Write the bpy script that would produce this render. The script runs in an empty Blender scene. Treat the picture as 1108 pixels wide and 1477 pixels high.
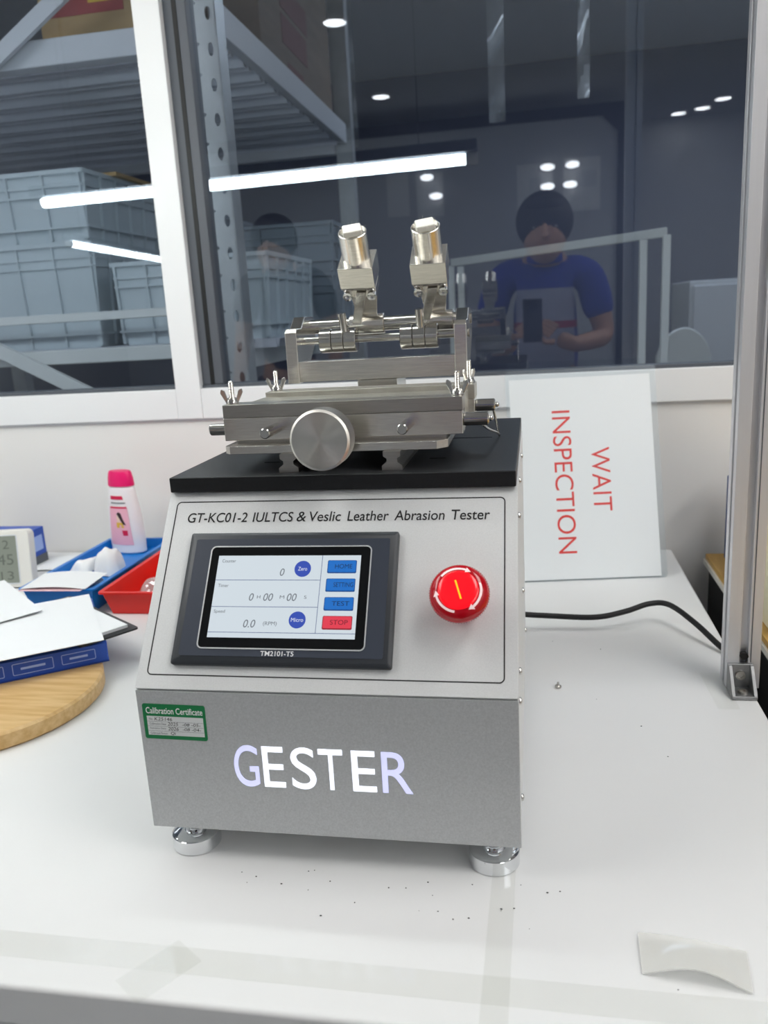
import bpy, bmesh, math, random
from mathutils import Vector, Matrix
random.seed(7)
sc = bpy.context.scene
C = bpy.context.collection
PI = math.pi

# ------------------------------------------------------------------ camera, world, exposure
CAM = Vector((0.3341, -0.5853, 0.4563)); YAW, PITCH, ROLL, FPX = 0.1883, 0.2372, -0.0579, 1175.5
fw = Vector((-math.sin(YAW)*math.cos(PITCH), math.cos(YAW)*math.cos(PITCH), -math.sin(PITCH)))
r0 = Vector((math.cos(YAW), math.sin(YAW), 0)); u0 = r0.cross(fw)
rt = r0*math.cos(ROLL) + u0*math.sin(ROLL); up = rt.cross(fw)
cd = bpy.data.cameras.new('camera'); cam = bpy.data.objects.new('camera', cd); C.objects.link(cam)
cam.matrix_world = Matrix(((rt.x, up.x, -fw.x, CAM.x), (rt.y, up.y, -fw.y, CAM.y), (rt.z, up.z, -fw.z, CAM.z), (0, 0, 0, 1)))
cd.sensor_fit = 'HORIZONTAL'; cd.sensor_width = 36; cd.lens = 36*FPX/1108; cd.clip_start = 0.005
cd.dof.use_dof = True; cd.dof.focus_distance = 0.80; cd.dof.aperture_fstop = 11
sc.camera = cam
sc.view_settings.view_transform = 'Standard'; sc.view_settings.look = 'None'
sc.view_settings.gamma = 1; sc.view_settings.use_curve_mapping = False
sc.view_settings.exposure = 0.10
w = bpy.data.worlds.new('world'); sc.world = w; w.use_nodes = True
w.node_tree.nodes['Background'].inputs[0].default_value = (.6, .65, .75, 1)
w.node_tree.nodes['Background'].inputs[1].default_value = 0.05
sc.cycles.max_bounces = 8; sc.cycles.diffuse_bounces = 3; sc.cycles.transparent_max_bounces = 16
PANEL_FILL = 6.8       # LED ceiling panels added to fill the room with light
TUBE_LIGHT = 27.0       # bench tube lamps
HALL_FILL = 13.0        # unseen lamp added to brighten the store behind the window

# ------------------------------------------------------------------ materials
MATS = {}
def lin(h):
    if not isinstance(h, str): return tuple(h)[:3]
    v = [int(h[i:i+2], 16)/255 for i in (0, 2, 4)]
    return tuple(x/12.92 if x <= .04045 else ((x+.055)/1.055)**2.4 for x in v)
def mat(name, col, rough=.5, metal=0., noise=None, bump=None, emit=None, estr=1., alpha=None, trans=0., coat=0., ior=1.45, spec=.5, stretch=(1, 1, 1)):
    """noise=(scale, amount) colour grain; bump=(scale, strength) fine relief; stretch = object-space stretch of both"""
    m = bpy.data.materials.new(name); m.use_nodes = True; nt = m.node_tree; N = nt.nodes; b = N['Principled BSDF']
    c = lin(col)
    b.inputs['Base Color'].default_value = (*c, 1); b.inputs['Roughness'].default_value = rough; b.inputs['Metallic'].default_value = metal
    b.inputs['IOR'].default_value = ior; b.inputs['Specular IOR Level'].default_value = spec
    if coat: b.inputs['Coat Weight'].default_value = coat; b.inputs['Coat Roughness'].default_value = .08
    if trans: b.inputs['Transmission Weight'].default_value = trans
    if alpha is not None: b.inputs['Alpha'].default_value = alpha
    if emit is not None:
        b.inputs['Emission Color'].default_value = (*lin(emit), 1); b.inputs['Emission Strength'].default_value = estr
    if noise or bump:
        tc = N.new('ShaderNodeTexCoord'); mp = N.new('ShaderNodeMapping'); mp.inputs['Scale'].default_value = stretch
        nt.links.new(tc.outputs['Object'], mp.inputs['Vector'])
    if noise:
        t = N.new('ShaderNodeTexNoise'); t.inputs['Scale'].default_value = noise[0]; t.inputs['Detail'].default_value = 6
        nt.links.new(mp.outputs[0], t.inputs['Vector'])
        mx = N.new('ShaderNodeMix'); mx.data_type = 'RGBA'
        a = noise[1]
        mx.inputs[6].default_value = (*[max(0, x*(1-a)) for x in c], 1); mx.inputs[7].default_value = (*[min(1, x*(1+a)) for x in c], 1)
        nt.links.new(t.outputs['Fac'], mx.inputs[0]); nt.links.new(mx.outputs[2], b.inputs['Base Color'])
    if bump:
        t = N.new('ShaderNodeTexNoise'); t.inputs['Scale'].default_value = bump[0]; t.inputs['Detail'].default_value = 4
        nt.links.new(mp.outputs[0], t.inputs['Vector'])
        bp = N.new('ShaderNodeBump'); bp.inputs['Strength'].default_value = bump[1]; bp.inputs['Distance'].default_value = .001
        nt.links.new(t.outputs['Fac'], bp.inputs['Height']); nt.links.new(bp.outputs[0], b.inputs['Normal'])
    MATS[name] = m
    return m
def see_through(name, tint, gloss_fac, gloss_rough=.02, diff=0., diffcol=(1, 1, 1)):
    """clear sheet: straight-through light plus a share of mirror reflection and, if wanted, milkiness"""
    m = bpy.data.materials.new(name); m.use_nodes = True; nt = m.node_tree; N = nt.nodes
    N.remove(N['Principled BSDF']); out = N['Material Output']
    tr = N.new('ShaderNodeBsdfTransparent'); tr.inputs[0].default_value = (*tint, 1)
    gl = N.new('ShaderNodeBsdfGlossy'); gl.inputs['Roughness'].default_value = gloss_rough; gl.inputs['Color'].default_value = (.88, .93, 1., 1)
    mx = N.new('ShaderNodeMixShader'); mx.inputs[0].default_value = gloss_fac
    nt.links.new(tr.outputs[0], mx.inputs[1]); nt.links.new(gl.outputs[0], mx.inputs[2])
    last = mx
    if diff:
        d = N.new('ShaderNodeBsdfDiffuse'); d.inputs[0].default_value = (*diffcol, 1)
        m2 = N.new('ShaderNodeMixShader'); m2.inputs[0].default_value = diff
        nt.links.new(mx.outputs[0], m2.inputs[1]); nt.links.new(d.outputs[0], m2.inputs[2]); last = m2
    nt.links.new(last.outputs[0], out.inputs[0])
    MATS[name] = m
    return m
def wood(name, c1, c2, scale, stretch, rough=.45):
    m = mat(name, c1, rough); nt = m.node_tree; N = nt.nodes; b = N['Principled BSDF']
    tc = N.new('ShaderNodeTexCoord'); mp = N.new('ShaderNodeMapping'); mp.inputs['Scale'].default_value = stretch
    t = N.new('ShaderNodeTexNoise'); t.inputs['Scale'].default_value = scale; t.inputs['Detail'].default_value = 5
    r = N.new('ShaderNodeValToRGB'); r.color_ramp.elements[0].position = .35; r.color_ramp.elements[1].position = .65
    r.color_ramp.elements[0].color = (*lin(c1), 1); r.color_ramp.elements[1].color = (*lin(c2), 1)
    nt.links.new(tc.outputs['Object'], mp.inputs[0]); nt.links.new(mp.outputs[0], t.inputs[0]); nt.links.new(t.outputs['Fac'], r.inputs[0]); nt.links.new(r.outputs[0], b.inputs['Base Color'])
    return m
mat('table_white', 'E7E8E8', .48, noise=(6, .025))
mat('wall_white', 'EBE9E6', .6, noise=(3, .015))
mat('wall_grey', 'DEDFE1', .7, noise=(3, .03))
mat('hall_grey', '666A7E', .8, noise=(2, .08))
mat('ceiling_grey', 'C6C8CC', .85)
mat('floor_grey', '8C8F92', .5, noise=(4, .05))
mat('frame_white', 'EDEEEF', .4)
mat('seal_grey', '585C63', .5)
mat('silver_coat', 'DADCDC', .45, .10, noise=(900, .10), bump=(900, .05))
mat('grey_coat', 'BCBEBF', .42, .15, noise=(700, .22), bump=(700, .08))
mat('black_coat', '1D1E20', .42, noise=(500, .3), bump=(600, .15))
mat('steel', 'E4E1DA', .26, 1., noise=(60, .22), bump=(80, .06), stretch=(1, 12, 12))
def turned():
    m = mat('steel_turned', 'DEDBD4', .34, 1.); nt = m.node_tree; b = nt.nodes['Principled BSDF']; t_ = nt.nodes.new('ShaderNodeTangent'); t_.direction_type = 'RADIAL'; t_.axis = 'Y'
    b.inputs['Anisotropic'].default_value = .85; nt.links.new(t_.outputs[0], b.inputs['Tangent'])
turned()
mat('steel_dark', 'BAB7B1', .34, 1., noise=(60, .15), stretch=(1, 12, 12))
mat('steel_polished', 'CCCAC5', .16, 1.)
mat('steel_rough', 'D0CDC3', .42, 1., noise=(40, .25), bump=(200, .25))
mat('aluminium', 'DCDDE0', .42, .6, noise=(30, .06), stretch=(6, 6, .4))
mat('cast_metal', '9B9C9D', .45, .9, noise=(120, .2))
mat('chrome', 'E4E6E8', .07, 1.)
mat('galvanised', 'B4B7B9', .45, .55, noise=(25, .2))
mat('rack_paint', 'C6C9CF', .5)
mat('rack_white', 'D7DAD9', .5)
mat('deck_steel', 'DCDFE8', .55, .2)
mat('crate_blue', 'C2CDD3', .5, noise=(8, .06))
mat('crate_dark', '7C8893', .5, noise=(8, .06))
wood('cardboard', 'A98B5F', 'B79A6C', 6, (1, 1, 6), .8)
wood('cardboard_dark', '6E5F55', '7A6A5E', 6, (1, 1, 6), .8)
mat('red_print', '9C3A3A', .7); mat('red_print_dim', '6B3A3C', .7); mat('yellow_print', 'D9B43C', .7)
wood('disc_wood', 'DDBB85', 'CBA368', 14, (1, 9, 9), .4)
wood('bench_wood', 'D2A95C', 'BE9246', 10, (8, 1, 8), .45)
mat('black_plastic', '17181A', .35); mat('black_rubber', '111213', .5); mat('black_matt', '0C0D0F', .7)
mat('hmi_bezel', '33373C', .42, noise=(600, .1)); mat('hmi_face', '3A404C', .35); mat('hmi_glass', '08090B', .12)
mat('silver_line', 'DADCDD', .3, .5)
mat('ink_black', '151517', .6); mat('ink_grey', '6F7378', .7); mat('ink_white', 'F2F3F3', .6); mat('ink_red', 'E0322A', .6)
mat('screen_white', '101214', .3, emit='DDE8F0', estr=.80)
mat('screen_line', '101214', .3, emit='4A5F9A', estr=.6)
mat('screen_grey', '101214', .3, emit='858B94', estr=.6)
mat('screen_blue', '101214', .3, emit='1F78D6', estr=.75)
mat('screen_blue_shade', '101214', .3, emit='155AA8', estr=.6)
mat('screen_navy', '101214', .3, emit='3A56C0', estr=.75)
mat('screen_red', '101214', .3, emit='F04256', estr=.8)
mat('screen_red_shade', '101214', .3, emit='B02A3C', estr=.6)
mat('screen_darktext', '101214', .3, emit='22406E', estr=.5)
mat('screen_redtext', '101214', .3, emit='8E2436', estr=.6)
mat('screen_lighttext', '101214', .3, emit='E6ECFF', estr=.8)
mat('letter_glow', 'E8ECF8', .4, emit='F3F5FF', estr=.85)
mat('letter_glow_lavender', 'D8DAF0', .4, emit='C9CCF6', estr=.62)
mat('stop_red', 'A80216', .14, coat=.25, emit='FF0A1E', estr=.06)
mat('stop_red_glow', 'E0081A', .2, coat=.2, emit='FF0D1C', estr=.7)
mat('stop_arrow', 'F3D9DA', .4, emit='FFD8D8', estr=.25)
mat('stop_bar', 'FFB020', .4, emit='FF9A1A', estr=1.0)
mat('sticker_green', '0E7A44', .45); mat('sticker_white', 'DFE2E1', .5)
mat('felt_white', 'F1EFE6', .9, bump=(300, .5))
mat('paper_white', 'F0F2F4', .75); mat('paper_grey', 'DDE0E4', .75); mat('paper_pink', 'F2C9CE', .7)
mat('plastic_white', 'EDEBE4', .4); mat('bottle_white', 'F3EFF0', .28, coat=.3); mat('pink_cap', 'F0126E', .35); mat('label_pink', 'F3B6C6', .4)
mat('label_red', 'D81E4E', .4); mat('hair_ink', '3A2A2C', .6); mat('skin_ink', 'F0CDBB', .6); mat('dress_ink', 'E9B94A', .6)
mat('lcd', '8F958A', .3); mat('lcd_ink', '6C726A', .4); mat('box_blue', '2450B4', .4); mat('box_blue_dark', '1F3F92', .4)
mat('blue_print', '9FB6EC', .5)
mat('tray_blue', '0F7BD2', .32); mat('tray_red', 'E8281F', .32); mat('marker_blue', '1A2FA0', .3); mat('cloth_white', 'F1F2F3', .9, bump=(60, .4))
mat('binder_blue', '27477E', .45); mat('cream_card', 'E9E2C2', .6)
mat('crumb', '2E2F30', .8)
see_through('window_glass', (.91, .94, .97), .09, .0)
see_through('acrylic_clear', (.995, 1., 1.), .025, .45)
see_through('acrylic_back', (.93, .95, .96), .02, .45)
see_through('tape_clear', (.992, .992, .985), .03, .12)
see_through('plastic_film', (.9, .92, .93), .10, .08, .10)
see_through('bag_film', (.95, .95, .93), .14, .06, .15)
see_through('milky_plastic', (.98, .98, .97), .06, .15, .42, (.93, .93, .90))
mat('lamp_tube', 'FFFFFF', .4, emit=(.93, 1., .97), estr=TUBE_LIGHT)
mat('lamp_panel', 'FFFFFF', .4, emit=(1., .985, .96), estr=PANEL_FILL)
mat('lamp_hall', 'FFFFFF', .4, emit=(.78, .88, 1.), estr=HALL_FILL)
mat('lamp_down', 'FFFFFF', .4, emit=(1., .97, .92), estr=9.)
mat('lamp_puck', 'FFFFFF', .4, emit=(1., .97, .92), estr=7.)
mat('exit_green', '2E9A63', .5, emit='3FBF80', estr=.25)
mat('skin', 'C49A80', .55); mat('hair', '14110F', .5); mat('trouser', '23262E', .8); mat('shoe', '16171A', .6); mat('eye_white', 'E8E8E8', .3); mat('lip', '9E5F56', .5)
mat('shirt_dark', '2A2D34', .8); mat('dark_frame', '1C1F26', .4); mat('board_grey', 'C2C5C9', .6)
def shirt_material():
    m = mat('shirt_blue', '2438A8', .8); nt = m.node_tree; N = nt.nodes; b = N['Principled BSDF']
    tc = N.new('ShaderNodeTexCoord'); sx = N.new('ShaderNodeSeparateXYZ'); nt.links.new(tc.outputs['Object'], sx.inputs[0])
    def less(sock, v):
        n = N.new('ShaderNodeMath'); n.operation = 'LESS_THAN'; nt.links.new(sock, n.inputs[0]); n.inputs[1].default_value = v; return n.outputs[0]
    def mul(a, c_):
        n = N.new('ShaderNodeMath'); n.operation = 'MULTIPLY'; nt.links.new(a, n.inputs[0]); nt.links.new(c_, n.inputs[1]); return n.outputs[0]
    ab = N.new('ShaderNodeMath'); ab.operation = 'ABSOLUTE'; nt.links.new(sx.outputs[0], ab.inputs[0])
    panel = mul(less(ab.outputs[0], .115), less(sx.outputs[2], 1.27))     # pale chest panel of the polo shirt
    m1 = N.new('ShaderNodeMix'); m1.data_type = 'RGBA'; m1.inputs[6].default_value = (*lin('2438A8'), 1); m1.inputs[7].default_value = (*lin('A9AEC4'), 1)
    nt.links.new(panel, m1.inputs[0])
    d = N.new('ShaderNodeMath'); d.operation = 'SUBTRACT'; d.inputs[1].default_value = 1.13; nt.links.new(sx.outputs[2], d.inputs[0])
    ad = N.new('ShaderNodeMath'); ad.operation = 'ABSOLUTE'; nt.links.new(d.outputs[0], ad.inputs[0])
    m2 = N.new('ShaderNodeMix'); m2.data_type = 'RGBA'; m2.inputs[7].default_value = (*lin('B0283A'), 1)
    nt.links.new(less(ad.outputs[0], .014), m2.inputs[0]); nt.links.new(m1.outputs[2], m2.inputs[6]); nt.links.new(m2.outputs[2], b.inputs['Base Color'])
shirt_material()

for n_, m_ in MATS.items():      # dim displays need no direct light sampling
    if n_.startswith(('screen', 'letter', 'stop', 'exit')): m_.cycles.emission_sampling = 'NONE'

# ------------------------------------------------------------------ mesh helpers
class MB:
    """collects boxes, prisms, lathes and tubes; everything in world coordinates"""
    def __init__(s, mx=None): s.v = []; s.f = []; s.mx = mx
    def add(s, vs, fs):
        o = len(s.v)
        for q in vs:
            q = Vector(q)
            s.v.append(s.mx @ q if s.mx is not None else q)
        s.f += [tuple(o+i for i in f) for f in fs]
        return s
    def box(s, x0, x1, y0, y1, z0, z1):
        return s.add([(x0, y0, z0), (x1, y0, z0), (x1, y1, z0), (x0, y1, z0), (x0, y0, z1), (x1, y0, z1), (x1, y1, z1), (x0, y1, z1)],
                     [(3, 2, 1, 0), (4, 5, 6, 7), (0, 1, 5, 4), (1, 2, 6, 5), (2, 3, 7, 6), (3, 0, 4, 7)])
    def hexa(s, lo, hi):
        """box from two loops of four points"""
        return s.add(list(lo)+list(hi), [(3, 2, 1, 0), (4, 5, 6, 7), (0, 1, 5, 4), (1, 2, 6, 5), (2, 3, 7, 6), (3, 0, 4, 7)])
    def prism(s, a, b):
        """two equal loops of points (any count) bridged and capped"""
        n = len(a)
        return s.add(list(a)+list(b), [tuple(range(n-1, -1, -1)), tuple(range(n, 2*n))]+[(i, (i+1) % n, n+(i+1) % n, n+i) for i in range(n)])
    def lathe(s, prof, origin=(0, 0, 0), axis=(0, 0, 1), seg=32, sx=1., sy=1., cap=True):
        """prof: list of (radius, height along axis)"""
        ax = Vector(axis).normalized(); t = Vector((1, 0, 0)) if abs(ax.x) < .9 else Vector((0, 1, 0))
        e1 = (t - ax*t.dot(ax)).normalized(); e2 = ax.cross(e1); o = Vector(origin); vs = []; fs = []
        for r, h in prof:
            for k in range(seg):
                a = 2*PI*k/seg
                vs.append(o + ax*h + e1*(r*sx*math.cos(a)) + e2*(r*sy*math.sin(a)))
        for j in range(len(prof)-1):
            for k in range(seg):
                k2 = (k+1) % seg
                fs.append((j*seg+k, j*seg+k2, (j+1)*seg+k2, (j+1)*seg+k))
        if cap:
            fs.append(tuple(range(seg-1, -1, -1))); L = (len(prof)-1)*seg; fs.append(tuple(range(L, L+seg)))
        return s.add(vs, fs)
    def cyl(s, a, b, r, r2=None, seg=24, ch=0.):
        a = Vector(a); b = Vector(b); L = (b-a).length; r2 = r if r2 is None else r2
        pr = [(r, 0), (r2, L)] if not ch else [(r-ch, 0), (r, ch), (r2, L-ch), (r2-ch, L)]
        return s.lathe(pr, a, b-a, seg)
    def tube(s, pts, rad, seg=10, smooth=0):
        P = [Vector(q) for q in pts]
        if smooth:
            Q = []
            for i in range(len(P)-1):
                p0 = P[max(i-1, 0)]; p1 = P[i]; p2 = P[i+1]; p3 = P[min(i+2, len(P)-1)]
                for k in range(smooth):
                    t = k/smooth
                    Q.append(.5*((2*p1)+(p2-p0)*t+(2*p0-5*p1+4*p2-p3)*t*t+(3*p1-p0-3*p2+p3)*t**3))
            Q.append(P[-1]); P = Q
        n = len(P); R = rad if isinstance(rad, (list, tuple)) else [rad]*n
        if len(R) != n: R = [R[min(int(i*(len(R)-1)/(n-1)), len(R)-1)] for i in range(n)]
        vs = []; fs = []; prev = None
        for i in range(n):
            d = (P[min(i+1, n-1)]-P[max(i-1, 0)]).normalized()
            if prev is None:
                t = Vector((0, 0, 1)) if abs(d.z) < .9 else Vector((1, 0, 0)); e1 = (t-d*t.dot(d)).normalized()
            else: e1 = (prev-d*prev.dot(d)).normalized()
            prev = e1; e2 = d.cross(e1)
            for k in range(seg):
                a = 2*PI*k/seg; vs.append(P[i]+e1*R[i]*math.cos(a)+e2*R[i]*math.sin(a))
        for j in range(n-1):
            for k in range(seg):
                k2 = (k+1) % seg; fs.append((j*seg+k, j*seg+k2, (j+1)*seg+k2, (j+1)*seg+k))
        fs.append(tuple(range(seg-1, -1, -1))); fs.append(tuple(range((n-1)*seg, n*seg)))
        return s.add(vs, fs)
    def ball(s, c, r, seg=16, rings=10, sc3=(1, 1, 1)):
        vs = []; fs = []; c = Vector(c)
        for j in range(1, rings):
            a = PI*j/rings
            for k in range(seg):
                b = 2*PI*k/seg; vs.append(c+Vector((r*sc3[0]*math.sin(a)*math.cos(b), r*sc3[1]*math.sin(a)*math.sin(b), r*sc3[2]*math.cos(a))))
        t = len(vs); vs += [c+Vector((0, 0, r*sc3[2])), c-Vector((0, 0, r*sc3[2]))]
        for j in range(rings-2):
            for k in range(seg):
                k2 = (k+1) % seg; fs.append((j*seg+k, (j+1)*seg+k, (j+1)*seg+k2, j*seg+k2))
        for k in range(seg):
            k2 = (k+1) % seg; fs.append((t, k, k2)); fs.append((t+1, (rings-2)*seg+k2, (rings-2)*seg+k))
        return s.add(vs, fs)
    def sheet(s, fn, nu=12, nv=8, th=.0006):
        """thin closed sheet: fn(u,v) -> point, thickened downwards along its normal"""
        top = []
        for j in range(nv+1):
            for i in range(nu+1): top.append(Vector(fn(i/nu, j/nv)))
        W_ = nu+1; nr = []
        for j in range(nv+1):
            for i in range(nu+1):
                du = top[j*W_+min(i+1, nu)]-top[j*W_+max(i-1, 0)]; dv = top[min(j+1, nv)*W_+i]-top[max(j-1, 0)*W_+i]
                nr.append(du.cross(dv).normalized())
        n = len(top); vs = top+[top[i]-nr[i]*th for i in range(n)]; fs = []
        for j in range(nv):
            for i in range(nu):
                a = j*W_+i; fs.append((a, a+1, a+1+W_, a+W_)); fs.append((n+a+W_, n+a+1+W_, n+a+1, n+a))
        for i in range(nu):
            fs.append((n+i, n+i+1, i+1, i)); a = nv*W_+i; fs.append((a, a+1, n+a+1, n+a))
        for j in range(nv):
            a = j*W_; fs.append((a, a+W_, n+a+W_, n+a)); a = j*W_+nu; fs.append((n+a, n+a+W_, a+W_, a))
        return s.add(vs, fs)
    def mesh(s, name, mt, off=Vector((0, 0, 0)), smooth=True, ang=35):
        me = bpy.data.meshes.new(name); me.from_pydata([tuple(q-off) for q in s.v], [], s.f)
        bm = bmesh.new(); bm.from_mesh(me); bmesh.ops.recalc_face_normals(bm, faces=bm.faces); bm.to_mesh(me); bm.free()
        if smooth:
            for pl in me.polygons: pl.use_smooth = True
            me.set_sharp_from_angle(angle=math.radians(ang))
        me.materials.append(MATS[mt] if isinstance(mt, str) else mt)
        return me
ROOT = {}
def base_of(o): return ROOT[o.name]
def part(name, mb, mt, parent, bev=0., seg=2, label=None, smooth=True, kind=None, ang=35):
    off = base_of(parent)
    o = bpy.data.objects.new(name, mb.mesh(name, mt, off, smooth, ang)); C.objects.link(o); o.parent = parent; ROOT[o.name] = off
    if bev: bevel(o, bev, seg)
    if label: o['label'] = label
    if kind: o['kind'] = kind
    return o
def bevel(o, wd, seg=2):
    b = o.modifiers.new('bevel', 'BEVEL'); b.width = wd; b.segments = seg; b.limit_method = 'ANGLE'; b.angle_limit = math.radians(40); b.harden_normals = True
def thing(name, loc, label, cat, group=None):
    o = bpy.data.objects.new(name, None); C.objects.link(o); o.location = loc; o.empty_display_size = .02; ROOT[o.name] = Vector(loc)
    o['label'] = label; o['category'] = cat
    if group: o['group'] = group
    return o
def solo(name, mb, mt, loc, label, cat, group=None, bev=0., seg=2, kind=None):
    o = bpy.data.objects.new(name, mb.mesh(name, mt, Vector(loc))); C.objects.link(o); o.location = loc; ROOT[o.name] = Vector(loc)
    o['label'] = label; o['category'] = cat
    if group: o['group'] = group
    if kind: o['kind'] = kind
    if bev: bevel(o, bev, seg)
    return o
def struct(name, mb, mt, loc=(0, 0, 0), bev=0.):
    o = bpy.data.objects.new(name, mb.mesh(name, mt, Vector(loc))); C.objects.link(o); o.location = loc; ROOT[o.name] = Vector(loc); o['kind'] = 'structure'
    if bev: bevel(o, bev)
    return o
def struct_root(name, loc):
    o = bpy.data.objects.new(name, None); C.objects.link(o); o.location = loc; o.empty_display_size = .02; ROOT[o.name] = Vector(loc); o['kind'] = 'structure'
    return o
def inst(name, me, parent, loc, rot=None, label=None):
    """a copy that shares mesh data; loc in world"""
    o = bpy.data.objects.new(name, me); C.objects.link(o); o.parent = parent; o.location = Vector(loc)-base_of(parent)
    if rot is not None: o.rotation_euler = rot
    ROOT[o.name] = Vector(loc)
    if label: o['label'] = label
    return o
def text_mesh(s, shear=0., space=1., off=0.):
    c = bpy.data.curves.new('lettering', 'FONT'); c.body = s; c.size = 1; c.shear = shear; c.space_character = space; c.extrude = .006; c.resolution_u = 6; c.offset = off
    o = bpy.data.objects.new('lettering', c); C.objects.link(o)
    bpy.context.view_layer.update()
    me = bpy.data.meshes.new_from_object(o.evaluated_get(bpy.context.evaluated_depsgraph_get()))
    bpy.data.objects.remove(o); bpy.data.curves.remove(c)
    return me
def text(name, s, mt, parent, org, ux, vy, width, height, shear=0., space=1., th=.0002, bold=0., label=None):
    """flat lettering: org = lower left corner, ux / vy unit directions of the print, fitted into width x height"""
    me = text_mesh(s, shear, space, bold); off = base_of(parent); ux = Vector(ux).normalized(); vy = Vector(vy).normalized(); n = ux.cross(vy)
    xs = [q.co.x for q in me.vertices]; ys = [q.co.y for q in me.vertices]; zs = [q.co.z for q in me.vertices]
    x0, x1, y0, y1, z0, z1 = min(xs), max(xs), min(ys), max(ys), min(zs), max(zs)
    if width is None: width = height*(x1-x0)/(y1-y0)
    for q in me.vertices:
        c = q.co
        q.co = Vector(org)+ux*((c.x-x0)/(x1-x0)*width)+vy*((c.y-y0)/(y1-y0)*height)+n*((c.z-z0)/(z1-z0)*th)-off
    me.materials.clear(); me.materials.append(MATS[mt])
    o = bpy.data.objects.new(name, me); C.objects.link(o); o.parent = parent; ROOT[o.name] = off
    if label: o['label'] = label
    return o
class Frame:
    """a flat face: origin, right, up; gives loops and slabs on it"""
    def __init__(s, o, ux, vy): s.o = Vector(o); s.u = Vector(ux).normalized(); s.v = Vector(vy).normalized(); s.n = s.u.cross(s.v)
    def p(s, u, v, h=0.): return s.o+s.u*u+s.v*v+s.n*h
    def rrect(s, u0, u1, v0, v1, r, h=0., k=6):
        L = []
        for cu, cv, a0 in ((u1-r, v0+r, -90), (u1-r, v1-r, 0), (u0+r, v1-r, 90), (u0+r, v0+r, 180)):
            for i in range(k+1):
                a = math.radians(a0+90*i/k); L.append(s.p(cu+r*math.cos(a), cv+r*math.sin(a), h))
        return L
    def slab(s, mb, u0, u1, v0, v1, h0, h1, r=0.):
        if r: return mb.prism(s.rrect(u0, u1, v0, v1, r, h0), s.rrect(u0, u1, v0, v1, r, h1))
        return mb.hexa([s.p(u0, v0, h0), s.p(u1, v0, h0), s.p(u1, v1, h0), s.p(u0, v1, h0)], [s.p(u0, v0, h1), s.p(u1, v0, h1), s.p(u1, v1, h1), s.p(u0, v1, h1)])
    def ring(s, mb, u0, u1, v0, v1, r, wd, h0, h1):
        A = s.rrect(u0, u1, v0, v1, r, h1); B = s.rrect(u0+wd, u1-wd, v0+wd, v1-wd, max(r-wd, .0002), h1)
        A0 = s.rrect(u0, u1, v0, v1, r, h0); B0 = s.rrect(u0+wd, u1-wd, v0+wd, v1-wd, max(r-wd, .0002), h0)
        n = len(A); f = []
        for i in range(n):
            j = (i+1) % n
            f += [(i, j, n+j, n+i), (2*n+i, 2*n+j, j, i), (n+i, n+j, 3*n+j, 3*n+i), (3*n+i, 3*n+j, 2*n+j, 2*n+i)]
        return mb.add(A+B+A0+B0, f)
    def disc(s, mb, u, v, r, h0, h1, seg=40):
        a = [s.p(u+r*math.cos(2*PI*k/seg), v+r*math.sin(2*PI*k/seg), h0) for k in range(seg)]
        b = [s.p(u+r*math.cos(2*PI*k/seg), v+r*math.sin(2*PI*k/seg), h1) for k in range(seg)]
        return mb.prism(a, b)

# ------------------------------------------------------------------ the room shell
FLOOR = -.75; CEIL = 1.75; WY = .955          # WY = face of the window wall
X0, X1, Y0, Y1 = -3.2, 2.6, -4.3, 4.4
struct('floor', MB().box(X0-.1, X1+.1, Y0-.1, Y1+.1, FLOOR-.1, FLOOR), 'floor_grey')
struct('ceiling', MB().box(X0-.1, X1+.1, Y0-.1, Y1+.1, CEIL, CEIL+.1), 'ceiling_grey')
struct('wall_left', MB().box(X0-.1, X0, Y0, Y1, FLOOR, CEIL), 'wall_grey')
struct('wall_right', MB().box(X1, X1+.1, Y0, Y1, FLOOR, CEIL), 'wall_grey')
struct('wall_front', MB().box(X0, X1, Y0-.1, Y0, FLOOR, CEIL), 'wall_grey')
struct('wall_far', MB().box(X0, X1, Y1, Y1+.1, FLOOR, CEIL), 'hall_grey')
struct('wall_back', MB().box(X0, X1, WY, WY+.07, FLOOR, .2755), 'wall_white')
struct('trim_1', MB().box(X0, X1, WY, WY+.07, 1.62, CEIL), 'frame_white')
# windows: left light and right light with their frame members
ZS = .2757; ZG = .335; ZT = 1.62
def window(name, xa, xb, dark_left):
    r = struct_root(name, ((xa+xb)/2, WY+.03, ZS))
    part('window_sill', MB().box(xa, xb, WY-.010, WY+.06, ZS, ZG), 'frame_white', r, .002)
    part('window_head', MB().box(xa, xb, WY-.010, WY+.06, 1.58, ZT), 'frame_white', r, .002)
    part('bottom_seal', MB().box(xa, xb, WY+.002, WY+.05, ZG, ZG+.006), 'seal_grey', r)
    part('pane', MB().box(xa+.002, xb-.002, WY+.02, WY+.025, ZG+.006, 1.58), 'window_glass', r)
    if dark_left:
        part('sash_stile', MB().box(xa, xa+.044, WY+.004, WY+.046, ZG+.006, 1.58), 'seal_grey', r, .002)
        part('sash_groove', MB().box(xa+.018, xa+.026, WY+.0025, WY+.006, ZG+.006, 1.58), 'black_rubber', r)
    return r
XM0, XM1 = -.364, -.3115
window('window_1', X0, XM0, False)
window('window_2', XM1, .70, True)
window('window_3', .75, X1, True)
struct('trim_2', MB().box(XM0, XM1, WY-.0105, WY+.06, ZS, ZT), 'frame_white', bev=.002)
struct('trim_3', MB().box(.70, .75, WY-.0105, WY+.06, ZS, ZT), 'frame_white', bev=.002)
# joint lines of the cladding: sill foot
struct('trim_4', MB().box(X0, X1, WY-.003, WY+.001, ZS-.004, ZS), 'wall_grey')

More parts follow.
